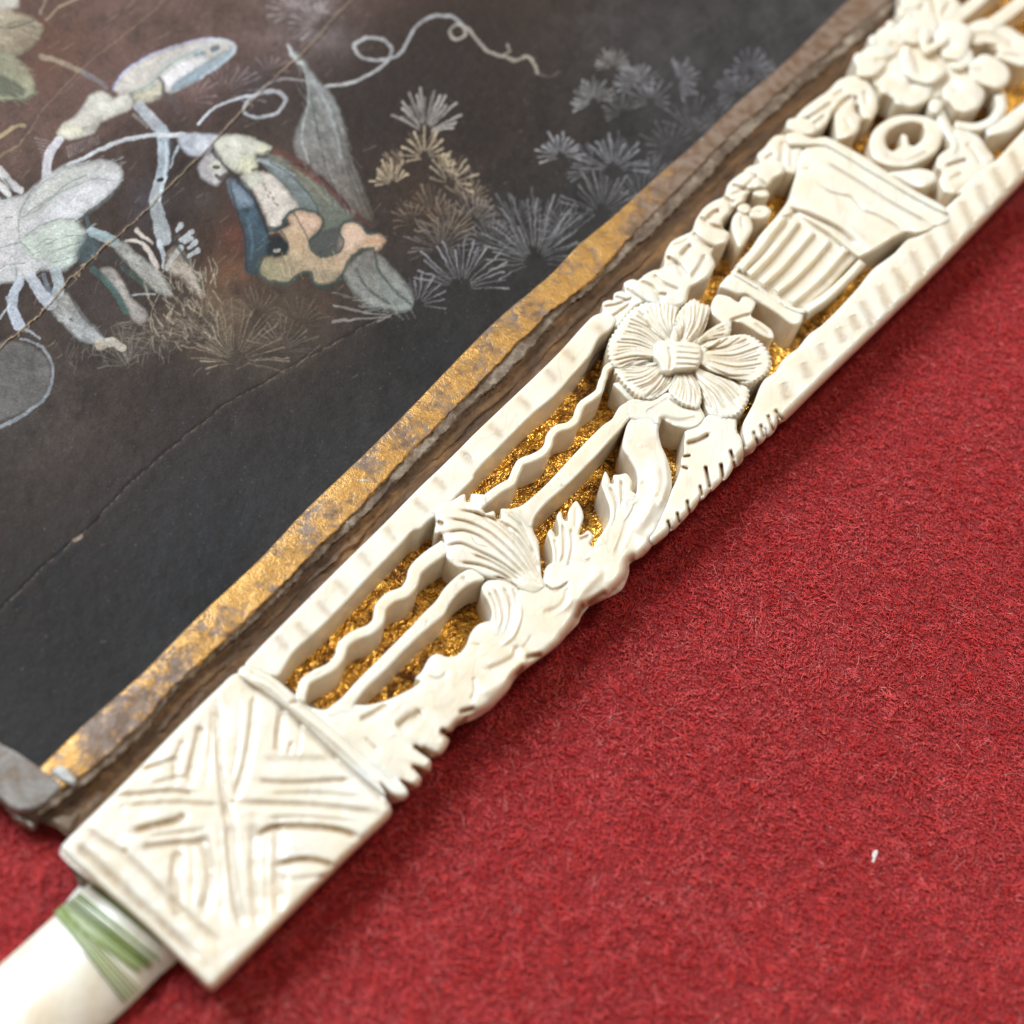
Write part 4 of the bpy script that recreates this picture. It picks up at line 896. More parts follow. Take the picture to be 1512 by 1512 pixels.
for a in [(679, 428, 82, -88, 165, 17, (135, 130, 134), .75), (616, 452, 50, -60, 110, 9, GR, .6), (616, 452, 95, -165, 40, 6, (130, 128, 124), .6), (789, 388, 108, -90, 120, 17, (120, 116, 116), .7), (789, 388, 70, -155, 90, 10, (120, 116, 116), .7),
          (789, 388, 90, -30, 70, 8, (112, 108, 110), .6), (760, 330, 50, -95, 150, 12, DG, .5), (889, 318, 72, -85, 170, 16, (116, 112, 114), .65), (840, 350, 55, -110, 140, 12, DG, .5), (905, 252, 58, -85, 170, 15, (135, 131, 136), .75), (829, 232, 40, -95, 190, 14, (150, 146, 150), .8),
          (880, 250, 50, -150, 100, 9, DG, .6), (945, 300, 55, -70, 140, 12, DG, .5), (960, 270, 45, -60, 130, 10, DG, .45),
          (905, 102, 34, -95, 200, 13, (146, 138, 132), .7), (938, 128, 40, -80, 190, 13, (138, 134, 138), .65), (1000, 118, 36, -20, 190, 13, (134, 130, 134), .7), (876, 152, 38, -115, 200, 13, (148, 142, 140), .7), (962, 152, 40, -80, 190, 13, (128, 124, 128), .55),
          (920, 168, 36, -110, 180, 11, (112, 106, 106), .5), (1021, 196, 56, -80, 170, 14, DG, .5), (990, 222, 50, -120, 160, 12, DG, .45), (1050, 200, 45, -70, 150, 11, DG, .4), (1108, 108, 40, -85, 200, 14, (128, 124, 130), .6), (1092, 142, 42, -130, 150, 12, (116, 112, 118), .55), (1130, 120, 36, -40, 150, 10, DG, .45)]: tuft(*a)
for a in [(347, 536, 95, -80, 170, 19, (136, 116, 88), .6), (347, 536, 70, -150, 80, 9, (150, 132, 100), .55), (416, 520, 60, -75, 150, 13, (124, 108, 86), .5), (300, 500, 70, -100, 140, 13, (120, 102, 80), .45), (250, 520, 60, -110, 150, 12, (112, 98, 82), .4), (380, 470, 50, -90, 150, 12, (118, 98, 70), .45), (440, 480, 50, -80, 150, 11, (110, 96, 76), .4),
          (330, 140, 66, -55, 120, 12, (160, 138, 134), .5), (280, 150, 50, -70, 130, 10, PK, .4), (395, 110, 40, -60, 140, 9, PK, .35), (470, 40, 50, -150, 140, 14, (170, 158, 156), .45), (440, 20, 50, -100, 180, 14, (166, 154, 152), .4), (190, 540, 60, -120, 120, 12, (124, 112, 100), .4)]: tuft(*a)

# top left blossom
fill(E1((-60, 20), (60, 50), (150, 85), (192, 122), (170, 180), (110, 235), (50, 255), (-60, 250)), (188, 172, 138), .9, col2=(140, 134, 100), grad=(1, 1))
fill(E1((-60, 225), (60, 250), (120, 300), (155, 370), (150, 425), (100, 447), (-60, 430)), (150, 150, 112), .9)
fill(E1((-60, 330), (30, 345), (110, 400), (100, 430), (-60, 410)), (48, 62, 48), .8)
fill(E1((-60, -60), (70, -60), (80, 30), (0, 40), (-60, 50)), (196, 190, 172), .8)
line(E1((-40, 115), (60, 120), (150, 92)), 3, (40, 62, 62), .85); line(E1((0, 120), (90, 95), (170, 130)), 2, (50, 66, 62), .7); line(E1((-20, 450), (100, 448), (155, 420)), 2.5, (60, 74, 56), .8)
pass
line(E1((180, 60), (215, -20)), 4, (160, 138, 104), .7); line(E1((205, 92), (260, 35), (350, -10)), 4, (164, 140, 104), .7, 3); line(E1((0, 700), (90, 640), (180, 510)), 5, (132, 108, 70), .6, 1.5); line(E1((-20, 620), (80, 560), (110, 560)), 6, (176, 150, 92), .7)
line(E1((0, 770), (50, 830), (95, 850)), 9, (196, 194, 190), .85); line(E1((-10, 830), (40, 870)), 9, (190, 188, 184), .8)
# warm glows and dark hollows round the motifs
for a in [(345, 400, 30, (118, 74, 50), .6), (352, 350, 20, (112, 60, 48), .5), (335, 455, 40, (106, 84, 62), .45), (430, 450, 60, (84, 64, 46), .45), (500, 440, 50, (80, 60, 46), .4), (430, 200, 40, (62, 52, 46), .7), (300, 300, 30, (66, 58, 52), .6),
          (215, 300, 34, (64, 58, 64), .7), (150, 460, 40, (62, 50, 46), .7), (80, 80, 50, (88, 54, 36), .6), (20, 60, 60, (92, 56, 34), .5), (150, 130, 40, (98, 72, 66), .5), (380, 120, 30, (66, 60, 62), .6), (290, 120, 30, (120, 94, 92), .5), (320, 470, 60, (98, 82, 64), .35), (430, 500, 50, (78, 66, 54), .4)]: dabf(*a)
# leaf behind
fill(E2((345, 185), (400, 235), (450, 305), (525, 390), (572, 500), (592, 620), (640, 740), (690, 900), (600, 850), (500, 740), (380, 640), (368, 560), (400, 470), (430, 400), (412, 300)), (140, 144, 142), .85, col2=(96, 78, 62), grad=(.4, 1))
line(E2((440, 400), (470, 560), (520, 740), (600, 850)), 2.2, (50, 52, 50), .8); line(E2((520, 420), (560, 560), (590, 700), (660, 880)), 2, (64, 60, 54), .7); line(E2((400, 250), (430, 380), (400, 560), (430, 660)), 2, (190, 192, 190), .5); line(E2((450, 330), (520, 470), (560, 640)), 5, (156, 160, 158), .4); line(E2((345, 185), (365, 225), (400, 260)), 5, (176, 178, 176), .8)
line(E2((585, 640), (640, 780), (690, 900)), 3, (46, 42, 34), .7)
def F1(*p): return K(280, 170, p, 4.725)
def F2(*p): return K(0, 230, p, 4.725)
def F3(*p): return K(60, 30, p, 4.725)
INK = (30, 46, 46); DK = (28, 26, 24)
# bud with the two-coloured wing
line(F3((0, 250), (130, 290), (290, 360)), 9, (142, 118, 92), .85, 8); line(F3((290, 360), (380, 410), (460, 465)), 8, (112, 104, 104), .8, 7)
wing = F3((505, 490), (520, 440), (600, 350), (720, 270), (880, 200), (1050, 150), (1200, 128), (1300, 140), (1365, 190), (1320, 260), (1200, 350), (1050, 440), (900, 510), (820, 470), (700, 500), (600, 510))
fill(wing, (186, 176, 164), .95, tex=.2); fill(F3((840, 400), (920, 320), (1050, 260), (1150, 250), (1180, 280), (1090, 350), (960, 420), (880, 470)), (206, 198, 198), .95, tex=.2)
fill(F3((900, 500), (950, 420), (1080, 340), (1180, 270), (1290, 210), (1350, 190), (1310, 265), (1200, 350), (1050, 440)), (108, 134, 152), .9, col2=(132, 154, 168), grad=(1, -1), tex=.3)
line(F3((640, 500), (760, 450), (840, 350), (980, 270), (1120, 215)), 6, (164, 172, 162), .8); line(F3((630, 505), (740, 460), (810, 400), (840, 360), (960, 270), (1120, 200)), 1.8, (92, 112, 108), .75)
line(F3((860, 290), (1010, 230), (1160, 175)), 5, (160, 164, 168), .6); line(F3((1080, 240), (1140, 225)), 5, (94, 118, 136), .8); line(F3((1200, 200), (1235, 195)), 9, (62, 84, 100), .9)
line(F3((505, 480), (560, 390), (700, 280), (880, 200), (1060, 150), (1200, 128)), 4, (168, 164, 196), .75); line(F3((495, 500), (540, 400), (620, 320), (760, 240)), 2, (76, 80, 116), .8); line(F3((1180, 132), (1300, 145), (1360, 190), (1290, 280), (1120, 400)), 5, (178, 192, 204), .6)
fill(F3((640, 510), (760, 470), (820, 430), (860, 450), (850, 510), (800, 560), (720, 580), (650, 570)), (178, 170, 140), .93); line(F3((830, 400), (850, 440), (860, 500)), 5, (52, 48, 40), .75); line(F3((625, 510), (660, 600)), 3.5, (72, 74, 58), .75); line(F3((800, 540), (900, 540), (960, 620)), 9, (84, 70, 70), .5, 16)
cat = F3((120, 790), (150, 730), (230, 680), (290, 600), (350, 520), (420, 495), (480, 520), (505, 555), (550, 510), (610, 510), (650, 570), (640, 610), (540, 660), (420, 710), (370, 780), (280, 820), (190, 830))
fill(cat, (186, 178, 164), .96, tex=.15); fill(F3((300, 640), (380, 560), (470, 560), (560, 560), (600, 600), (480, 650), (360, 690)), (200, 192, 176), .7, 5); fill(F3((130, 790), (170, 740), (280, 740), (310, 790), (200, 822)), (200, 190, 158), .8, 4)
line(F3((310, 760), (370, 740), (410, 690)), 9, (134, 126, 116), .6); line(F3((490, 560), (560, 520)), 2, (120, 110, 96), .6); line(F3((130, 830), (60, 930), (45, 1010), (40, 1090)), 12, (182, 176, 182), .92, 14, tex=.15)
for k in range(10): line(F3((80 - 3 * k, 850 + k * 22), (-40 + 9 * k, 820 + k * 26)), 1.2, (156, 142, 140), .5)
for k in range(14): line(F3((200 + k * 16, 960 - k * 8), (180 + k * 17, 880 - k * 6)), 1.2, (158, 142, 142), .5)
# stems
line(F3((690, 600), (760, 680), (840, 760)), 17, (160, 162, 168), .95, 18); line(F3((850, 780), (860, 900), (850, 1050), (820, 1180)), 19, (148, 158, 166), .95, 15); line(F3((820, 1150), (800, 1260), (830, 1400), (860, 1520)), 15, (146, 150, 152), .92, 24)
line(F3((880, 860), (870, 1050), (830, 1250)), 5, (184, 196, 204), .7); line(F3((960, 880), (930, 960), (900, 1030)), 4, (170, 182, 190), .85, 2); line(F3((900, 850), (915, 930)), 8, (56, 66, 72), .6)
line(F3((830, 1112), (842, 1108)), 7, (18, 18, 20), 1.); line(F3((650, 660), (740, 740)), 5, (140, 128, 120), .6)
line(F3((1000, 800), (860, 800), (700, 812), (540, 850), (400, 910), (280, 970), (190, 1010)), 7, (184, 184, 188), .93, 4.4, tex=.15); line(F3((190, 1000), (120, 1040), (0, 1120)), 3, (150, 146, 140), .7)
fill(F3((970, 800), (1060, 790), (1160, 790), (1240, 800), (1210, 860), (1150, 930), (1060, 950), (990, 900), (960, 840)), (164, 166, 176), .95, tex=.2); fill(F3((1060, 840), (1180, 830), (1160, 900), (1080, 920)), (188, 188, 196), .6, 6)
# striped trumpet
fill(F1((550, 230), (620, 230), (760, 300), (900, 400), (1020, 520), (1140, 660), (1290, 780), (1180, 740), (1040, 620), (900, 480), (740, 360), (600, 290)), (98, 50, 38), .8); 
fill(F1((540, 270), (640, 290), (800, 390), (930, 500), (1080, 660), (1150, 710), (1100, 740), (1040, 800), (1090, 860), (1060, 960), (960, 990), (860, 960), (830, 880), (930, 780), (900, 690), (840, 600), (740, 460), (620, 360)), (112, 108, 90), .93, col2=(80, 86, 72), grad=(.6, 1), tex=.3)
fill(F1((830, 880), (920, 820), (1030, 790), (1085, 860), (1060, 960), (960, 985), (870, 960)), (66, 64, 62), .9)
fill(F1((480, 290), (570, 310), (680, 380), (790, 490), (870, 600), (900, 680), (830, 690), (750, 650), (690, 520), (600, 420), (520, 350)), (122, 130, 130), .93, col2=(96, 106, 102), grad=(1, 1))
line(F1((480, 310), (600, 350), (720, 420)), 6, (150, 158, 160), .6); line(F1((560, 330), (680, 400), (800, 510), (880, 630), (910, 710)), 2.2, (38, 50, 52), .85); line(F1((600, 430), (690, 540), (750, 650)), 2, (84, 92, 86), .8); line(F1((700, 350), (860, 480), (980, 620)), 4, (134, 126, 104), .5)
line(F1((700, 340), (850, 380), (1000, 520), (1120, 650)), 3, (46, 26, 20), .8); line(F1((720, 360), (800, 400), (900, 470)), 5, (116, 54, 40), .8)
fill(F1((360, 430), (470, 390), (570, 410), (650, 490), (720, 580), (752, 640), (680, 690), (640, 760), (570, 800), (530, 700), (470, 580), (430, 500)), (190, 176, 162), .96, tex=.15); fill(F1((360, 430), (470, 395), (520, 430), (430, 510)), (184, 184, 162), .8, 4)
for p in [(510, 480), (530, 510), (560, 530), (575, 575), (590, 610), (610, 620), (545, 560)]: line(F1(p, (p[0] + 8, p[1] + 12)), 3.2, (76, 66, 60), .7)
line(F1((640, 660), (590, 500)), 1.5, (160, 144, 130), .5)
fill(F1((270, 450), (330, 460), (430, 560), (500, 720), (560, 850), (560, 960), (490, 1010), (490, 1100), (400, 1110), (385, 900), (340, 680), (290, 560)), (56, 84, 100), .95, col2=(30, 56, 66), grad=(.2, 1), tex=.3)
fill(F1((275, 455), (330, 470), (420, 560), (440, 620), (340, 640), (300, 560)), (124, 138, 156), .85, 6); line(F1((330, 470), (440, 570), (500, 700), (560, 860)), 4.5, (20, 34, 44), .85); line(F1((280, 460), (320, 640), (380, 850), (400, 1080)), 3, (24, 36, 44), .7); line(F1((370, 660), (410, 670)), 6, (34, 44, 50), .7)
line(F1((400, 720), (440, 900), (430, 1000)), 5, (66, 100, 116), .5); fill(F1((560, 860), (640, 850), (690, 910), (680, 980), (600, 990), (540, 980)), (14, 26, 32), .97)
jig = F1((560, 820), (620, 810), (650, 850), (690, 900), (690, 960), (640, 990), (500, 1010), (490, 1100), (560, 1160), (680, 1170), (760, 1110), (830, 1100), (880, 1180), (1000, 1160), (1090, 1070), (1130, 990), (1210, 930), (1310, 940), (1365, 880), (1320, 830), (1240, 830), (1190, 760), (1130, 740), (1070, 770), (1060, 830), (1080, 890), (1040, 960), (930, 985), (860, 950), (835, 870), (920, 780), (915, 720), (870, 680), (740, 670), (680, 720), (700, 760), (640, 800))
fill(jig, (190, 148, 110), .97, col2=(148, 130, 92), grad=(-.5, 1), tex=.15)
fill(F1((740, 690), (860, 700), (905, 740), (860, 820), (820, 840), (770, 750)), (196, 152, 124), .8, 4); fill(F1((1080, 780), (1140, 750), (1190, 800), (1230, 850), (1130, 950), (1060, 980)), (196, 158, 130), .7, 6); fill(F1((500, 1020), (660, 1020), (700, 1150), (600, 1160), (510, 1110)), (136, 126, 84), .7, 8); line(F1((1240, 880), (1340, 880)), 7, (176, 120, 72), .7)
line(F1((650, 740), (700, 680), (780, 655), (880, 680), (930, 740), (900, 820), (840, 870), (850, 940), (930, 985), (1040, 960), (1080, 890), (1050, 820), (1070, 760), (1140, 735), (1200, 770), (1250, 830), (1300, 820)), 3.6, (38, 58, 52), .9)
line(F1((500, 1010), (480, 1090), (560, 1160), (680, 1175), (760, 1115), (840, 1100), (870, 1180), (960, 1200), (1070, 1120), (1110, 1020), (1200, 940), (1280, 930)), 5.5, (36, 58, 52), .85); line(F1((560, 790), (620, 795), (680, 730)), 6, (32, 54, 54), .85); line(F1((725, 680), (790, 790), (830, 880)), 2.4, (58, 60, 46), .85); line(F1((640, 810), (690, 900), (680, 970)), 3, (40, 44, 36), .8); line(F1((600, 945), (620, 942)), 5, (170, 160, 140), .95)
for k in range(34):
    x = 520 + random.uniform(0, 520); y = 1010 + random.uniform(-60, 60) if x < 700 else 950 + random.uniform(0, 130)
    line(F1((x, y), (x + 22, y + 90)), 1.2, random.choice([(152, 112, 58), (124, 112, 70), (206, 172, 130)]), .5)
for k in range(12): x = 690 + 9 * k; line(F1((x, 780 + 8 * k), (x + 30, 930 + 6 * k)), 1.2, (160, 118, 64), .5)
for k in range(16): x = 860 + 12 * k; line(F1((x, 1090 + random.uniform(-30, 10)), (x + 22, 1150)), 1.3, (78, 92, 72), .45)
low = F1((1140, 1010), (1200, 960), (1290, 950), (1380, 1030), (1480, 1140), (1560, 1290), (1540, 1360), (1400, 1360), (1250, 1320), (1140, 1230), (1080, 1110))
fill(low, (118, 110, 98), .9, col2=(132, 136, 130), grad=(.4, 1), tex=.4); line(F1((1290, 960), (1330, 1100), (1450, 1240), (1540, 1320)), 4.5, (38, 54, 48), .8); line(F1((1160, 1080), (1240, 1210), (1400, 1320)), 4, (40, 56, 50), .75); line(F1((1090, 1130), (1180, 1290), (1330, 1370), (1500, 1370)), 3.5, (80, 84, 76), .7)
for k in range(6): line(F1((1100 + 60 * k, 1260 + 14 * k), (1000 + 70 * k, 1240 + 26 * k)), 2, (134, 124, 112), .5)
line(F1((1010, 1330), (1200, 1370), (1400, 1400)), 3.5, (142, 130, 120), .7, 2); line(F1((1000, 1440), (1200, 1420), (1400, 1410)), 4.5, (140, 128, 120), .7, 2)
fill(F1((170, 180), (260, 140), (400, 145), (500, 190), (575, 220), (530, 270), (460, 270), (470, 370), (430, 410), (330, 400), (250, 340), (200, 270)), (190, 184, 164), .96, tex=.15); fill(F1((360, 290), (450, 290), (460, 370), (420, 405), (340, 390)), (196, 190, 142), .7, 5); fill(F1((490, 220), (570, 220), (530, 265), (480, 262)), (196, 192, 144), .7, 3); fill(F1((240, 170), (400, 165), (440, 230), (300, 260)), (202, 196, 178), .6, 6)
fill(F1((60, 360), (100, 290), (170, 260), (230, 320), (260, 400), (230, 450), (190, 490), (120, 460), (75, 420)), (168, 160, 160), .95, tex=.2); fill(F1((130, 340), (200, 300), (250, 380), (190, 420)), (196, 186, 164), .8, 4)
line(F1((160, 255), (200, 300), (260, 370), (330, 440)), 4.5, (44, 42, 36), .85); line(F1((175, 360), (198, 362)), 6.5, (40, 38, 32), 1.); line(F1((190, 430), (220, 445), (250, 420)), 7, (56, 40, 30), .9); line(F1((440, 380), (470, 370)), 5, (56, 56, 40), .8); line(F1((330, 445), (345, 455)), 6, (34, 40, 42), .9); line(F1((525, 265), (550, 250)), 4, (60, 60, 44), .7)
# tendrils
line(E2((-20, 500), (60, 430), (150, 400), (230, 380), (250, 370)), 3.6, (196, 200, 206), .9); line(E2((230, 370), (180, 410), (165, 455), (220, 478), (300, 455), (335, 405), (300, 372), (260, 372)), 4, (160, 158, 160), .85, 6)
line(E2((240, 355), (320, 322), (410, 328)), 3, (150, 144, 144), .7); line(E2((500, 350), (600, 335), (690, 295), (750, 245), (768, 200), (730, 160), (660, 155), (612, 185), (640, 232), (720, 245), (790, 225), (830, 170), (870, 100), (940, 65), (1010, 68), (1060, 108)), 4.6, (164, 160, 160), .88, 4.2)
line(E2((1060, 108), (1062, 145), (1020, 158), (1000, 125), (1030, 100), (1075, 118), (1110, 160), (1160, 212), (1215, 228)), 4.6, (160, 146, 132), .85, 4); line(E2((1215, 228), (1245, 205), (1232, 180)), 3, (166, 150, 130), .7); line(E2((1215, 228), (1260, 244), (1320, 232), (1345, 260), (1358, 300)), 4.5, (162, 146, 126), .8, 4); line(E2((1358, 300), (1420, 310), (1440, 290)), 2, (110, 98, 84), .6)
# white insect body at the left
body = F2((-100, 310), (60, 290), (180, 260), (260, 190), (380, 110), (520, 60), (700, 30), (810, 55), (855, 120), (830, 210), (760, 280), (640, 370), (530, 450), (590, 520), (590, 580), (540, 660), (530, 730), (470, 780), (400, 800), (290, 800), (200, 850), (100, 880), (0, 895), (-100, 900))
fill(body, (176, 172, 170), .96, tex=.15); fill(F2((150, 440), (200, 300), (330, 180), (520, 80), (700, 60), (600, 150), (420, 260), (260, 400)), (160, 158, 142), .6, 8); fill(F2((330, 420), (480, 260), (660, 180), (800, 150), (760, 260), (620, 370), (480, 440)), (196, 190, 194), .7, 8)
fill(F2((150, 600), (250, 520), (400, 450), (530, 455), (590, 530), (590, 580), (540, 650), (470, 690), (300, 730), (190, 680)), (168, 178, 160), .85, 5); fill(F2((350, 740), (450, 690), (540, 670), (510, 750), (430, 800)), (170, 186, 170), .8, 4); fill(F2((-100, 360), (120, 330), (130, 560), (60, 760), (-100, 860)), (188, 178, 176), .6, 8)
IK = (92, 108, 98)
for p in [((210, 270), (150, 370), (125, 480), (150, 600), (230, 690)), ((150, 430), (260, 380), (380, 280), (520, 210), (680, 160), (780, 175)), ((190, 400), (300, 330), (480, 190), (600, 130)), ((180, 560), (280, 490), (400, 445), (520, 440)), ((260, 670), (380, 590), (480, 560), (590, 560)), ((300, 720), (400, 660), (500, 620), (560, 610)), ((200, 270), (330, 170), (480, 90), (640, 40)),
          ((0, 640), (80, 620), (140, 600)), ((0, 790), (60, 760), (180, 750)), ((110, 780), (110, 850)), ((370, 745), (450, 720), (530, 700)), ((-10, 900), (150, 870), (280, 810)), ((40, 430), (90, 425)), ((240, 640), (300, 600), (360, 575))]: line(F2(*p), 2.0, IK, .7)
line(F2((530, 460), (620, 390), (740, 300), (830, 220)), 3.5, (50, 72, 70), .8); line(F2((610, 430), (625, 560)), 6, (66, 92, 92), .8, 9); fill(F2((560, 570), (640, 560), (700, 640), (640, 730), (560, 750), (540, 680)), (60, 86, 92), .7, 7); line(F2((760, 105), (775, 112)), 5, (140, 150, 140), .7)
line(F2((0, 90), (60, 160), (140, 240)), 10, (186, 180, 176), .9, 9); line(F2((-10, 200), (60, 260)), 10, (190, 184, 180), .9); line(F2((40, 170), (100, 265)), 5, (34, 38, 42), .7); line(F2((10, 295), (30, 290)), 5, (24, 26, 28), .8)
line(F2((140, 880), (90, 980), (90, 1080), (130, 1180)), 13, (160, 166, 178), .93, 17, tex=.15); line(F2((220, 850), (280, 950), (350, 1030)), 15, (168, 170, 180), .93, 20, tex=.2); line(F2((390, 810), (410, 900), (400, 960)), 16, (150, 160, 164), .9, 18); line(F2((300, 830), (340, 930), (380, 980)), 6, (110, 124, 140), .6)
fill(F2((350, 1070), (460, 960), (530, 1040), (600, 1140), (720, 1260), (680, 1310), (560, 1290), (440, 1170)), (136, 130, 120), .88, col2=(160, 164, 166), grad=(.6, 1), tex=.5); line(F2((700, 1320), (780, 1300), (855, 1340)), 17, (172, 156, 132), .85, 12, tex=.5); line(F2((470, 950), (580, 1130), (720, 1250)), 3, (50, 52, 48), .6); line(F2((495, 1150), (505, 1156)), 5, (16, 14, 14), 1.)
line(F2((640, 530), (720, 560), (800, 600)), 14, (140, 160, 162), .9, 16, tex=.2); fill(F2((790, 640), (850, 590), (950, 680), (1090, 780), (1160, 880), (1200, 980), (1120, 960), (1030, 900), (930, 790)), (156, 152, 144), .85, tex=.5)
fill(F2((700, 790), (780, 780), (860, 880), (920, 990), (1000, 1060), (1030, 1140), (970, 1170), (900, 1100), (850, 990)), (164, 152, 142), .88, tex=.5); line(F2((650, 790), (740, 870), (820, 980), (880, 1090)), 11, (50, 88, 80), .8, 9, tex=.5); line(F2((860, 780), (960, 860), (1030, 930)), 8, (60, 88, 76), .6, tex=.6); line(F2((720, 720), (840, 720), (900, 800)), 10, (48, 46, 42), .6)
line(F2((930, 970), (1080, 960)), 3, (150, 156, 158), .7); line(F2((950, 520), (1000, 570), (1065, 610)), 7, (184, 168, 152), .9, 3); line(F2((880, 595), (960, 600), (1020, 640), (1090, 760)), 4, (186, 170, 156), .9, 8); line(F2((1010, 640), (1060, 700), (1100, 780)), 7, (182, 166, 154), .8)
line(F2((1110, 600), (1140, 700), (1140, 780)), 8, (170, 178, 184), .9, 4); line(F2((1260, 640), (1200, 720), (1170, 790)), 9, (160, 168, 174), .85, 5); fill(F2((1160, 700), (1240, 640), (1320, 740), (1380, 860), (1420, 980), (1340, 930), (1260, 850), (1190, 820)), (166, 148, 130), .75, 5, tex=.6); line(F2((1200, 560), (1280, 700), (1380, 830), (1410, 920)), 5, (40, 50, 46), .75)
for a, b in [((1235, 520), (1262, 480)), ((1262, 590), (1340, 530)), ((1290, 600), (1330, 580)), ((1320, 640), (1365, 605)), ((1320, 700), (1380, 660))]: line(F2(a, b), 6, (168, 170, 172), .85, 8)
for k in range(90):
    x = random.uniform(1040, 1520); y = random.uniform(760, 1300); a = random.choice([-1.9, -1.3, .9, 1.2, -2.3]) + random.uniform(-.3, .3); r_ = random.uniform(40, 120)
    line(F2((x, y), (x + r_ * math.cos(a), y + r_ * math.sin(a))), 2.6, (176, 158, 128), .42, 1.2)
for k in range(40):
    x = random.uniform(760, 1400); y = 1200 + random.uniform(-60, 90); line(F2((x, y), (x + random.uniform(60, 200), y + random.uniform(-50, 30))), 1.3, (128, 110, 90), random.uniform(.2, .5))
for k in range(46):
    x = random.uniform(480, 1200); y = random.uniform(1330, 1480); line(F2((x, y), (x + random.uniform(-90, 60), y - random.uniform(40, 150))), 1.6, (128, 118, 108), random.uniform(.15, .45), .8)
hatch(body, -32, 170, (206, 202, 202), .35, 1.6, 22); hatch(low, 50, 40, (150, 148, 136), .4, 1.2, 20)
hatch([(0, 380), (330, 300), (340, 520), (60, 560)], -70, 60, (150, 134, 120), .22, 1.2, 22)
hatch(E1((-60, 20), (150, 85), (170, 180), (50, 255), (-60, 250)), 20, 50, (196, 184, 156), .35, 1.4, 16); hatch(E1((-60, 225), (120, 300), (155, 370), (100, 447), (-60, 430)), 30, 50, (168, 162, 128), .35, 1.4, 16)
hatch(E2((345, 185), (450, 305), (572, 500), (640, 740), (600, 850), (380, 640), (400, 470)), 65, 110, (160, 160, 158), .3, 1.3, 24)
# bowl shape at the far left
line([(-20, 640), (30, 615), (68, 585), (78, 545), (62, 512), (30, 500)], 6, (128, 134, 140), .75, 3); fill([(-40, 520), (30, 505), (70, 530), (72, 575), (40, 605), (-40, 625)], (110, 106, 104), .5)
line([(90, 470), (130, 490), (180, 515)], 9, (150, 150, 146), .7, 3); line([(10, 440), (30, 480), (60, 500)], 7, (150, 156, 164), .7, 3); line([(0, 470), (15, 450)], 4, (180, 190, 200), .6)
for k in range(120):                       # scattered dry brush
    x = random.uniform(0, 560); y = random.uniform(0, 560)
    a = random.uniform(-.9, -.4) + (math.pi if random.random() < .3 else 0); r = random.uniform(6, 26)
    line([(x, y), (x + r * math.cos(a), y + r * math.sin(a))], 1, (150, 130, 112), .25, 1.6)
# worn fold lines, and the seam's painted shadow
seam = [(-60, 560), (0, 512), (60, 462), (105, 410), (150, 368), (200, 325), (250, 274), (300, 225), (350, 172), (400, 120), (440, 85), (500, 20), (560, -50)]
js = resample(smooth(seam), step=6); js = js + np.stack([vnoise(js[:, 0], js[:, 1], 15, 4, 3) * 1.2] * 2, -1)
line(js, 1.9, (150, 122, 90), .85, 1.8, sm=False); line(js + np.array([1.8, 1.5]), 1.6, (28, 20, 16), .7, sm=False)  # tan worn seam; the dark line is its shadow put into the colour
for k in range(40):
    p = js[random.randrange(0, 60)]; line([tuple(p), (p[0] + random.uniform(-6, 6), p[1] + random.uniform(-3, 8))], 2.2, (170, 138, 96), .6)
crease = [(-40, 940), (0, 902), (60, 842), (120, 790), (160, 750), (200, 708), (260, 655), (330, 600), (400, 560), (480, 515), (560, 470)]
cs = resample(smooth(crease), step=5); cs = cs + np.stack([vnoise(cs[:, 0], cs[:, 1], 12, 6, 3) * 1.5] * 2, -1)
for i in range(len(cs) - 1):
    if random.random() < .55: line([tuple(cs[i]), tuple(cs[i + 1])], 1.5, (112, 92, 74), .55)
line([(110, 798), (120, 792)], 6, (150, 122, 98), .8)
line([(60, 165), (125, 98), (225, 18), (250, -10)], 1.5, (150, 118, 84), .5); line([(870, 130), (960, 20), (990, -20)], 10, (44, 38, 36), .25)
for k in range(110):
    x = random.uniform(0, 1100); y = random.uniform(0, 1050)
    line([(x, y), (x + random.uniform(-3, 3), y + random.uniform(-3, 3))], 1.2, (140, 130, 120), random.uniform(.1, .45))

def leaf_height(x, y):
    d, _ = dist_poly(np.stack([np.ravel(x), np.ravel(y)], -1), js[::2]); d2, _ = dist_poly(np.stack([np.ravel(x), np.ravel(y)], -1), cs[::3])
    z = 42 + 1.6 * vnoise(x, y, 160, 5, 3).ravel() + .35 * vnoise(x, y, 14, 6, 3).ravel()
    return z + 1.6 * np.exp(-(d / 2.2) ** 2) - 1.2 * np.exp(-(d / 10) ** 2) - 1.2 * np.exp(-(d2 / 3) ** 2) + .8 * np.exp(-(d2 / 20) ** 2)
xs = np.r_[np.arange(-420, -30, 13), np.arange(-30, 1330, 1.5), np.arange(1330, 1480, 10)]; ys = np.r_[np.arange(-260, -30, 13), np.arange(-30, 1185, 1.5)]
XX, YY = np.meshgrid(xs, ys, indexing='ij'); n_, m_ = XX.shape
cxs = (XX[:-1, :-1] + XX[1:, 1:]) / 2; cys = (YY[:-1, :-1] + YY[1:, 1:]) / 2
l1x = np.interp(-cys, -L1[::-1, 1][::-1], L1[:, 0]) if False else np.interp(cys, L1[::-1, 1], L1[::-1, 0])
keep = cxs < l1x + 14
keep &= cys < 1131 + (cxs - 62) * .62 + 14
F = grid_faces(n_, m_)[keep.ravel()]
used = np.unique(F); rm = np.full(n_ * m_, -1); rm[used] = np.arange(len(used)); F = rm[F]
px, py = XX.ravel()[used], YY.ravel()[used]
zz = leaf_height(px, py)
ix = np.clip((px - BX0), 0, BW - 1.001); iy = np.clip((py - BY0), 0, BH - 1.001)
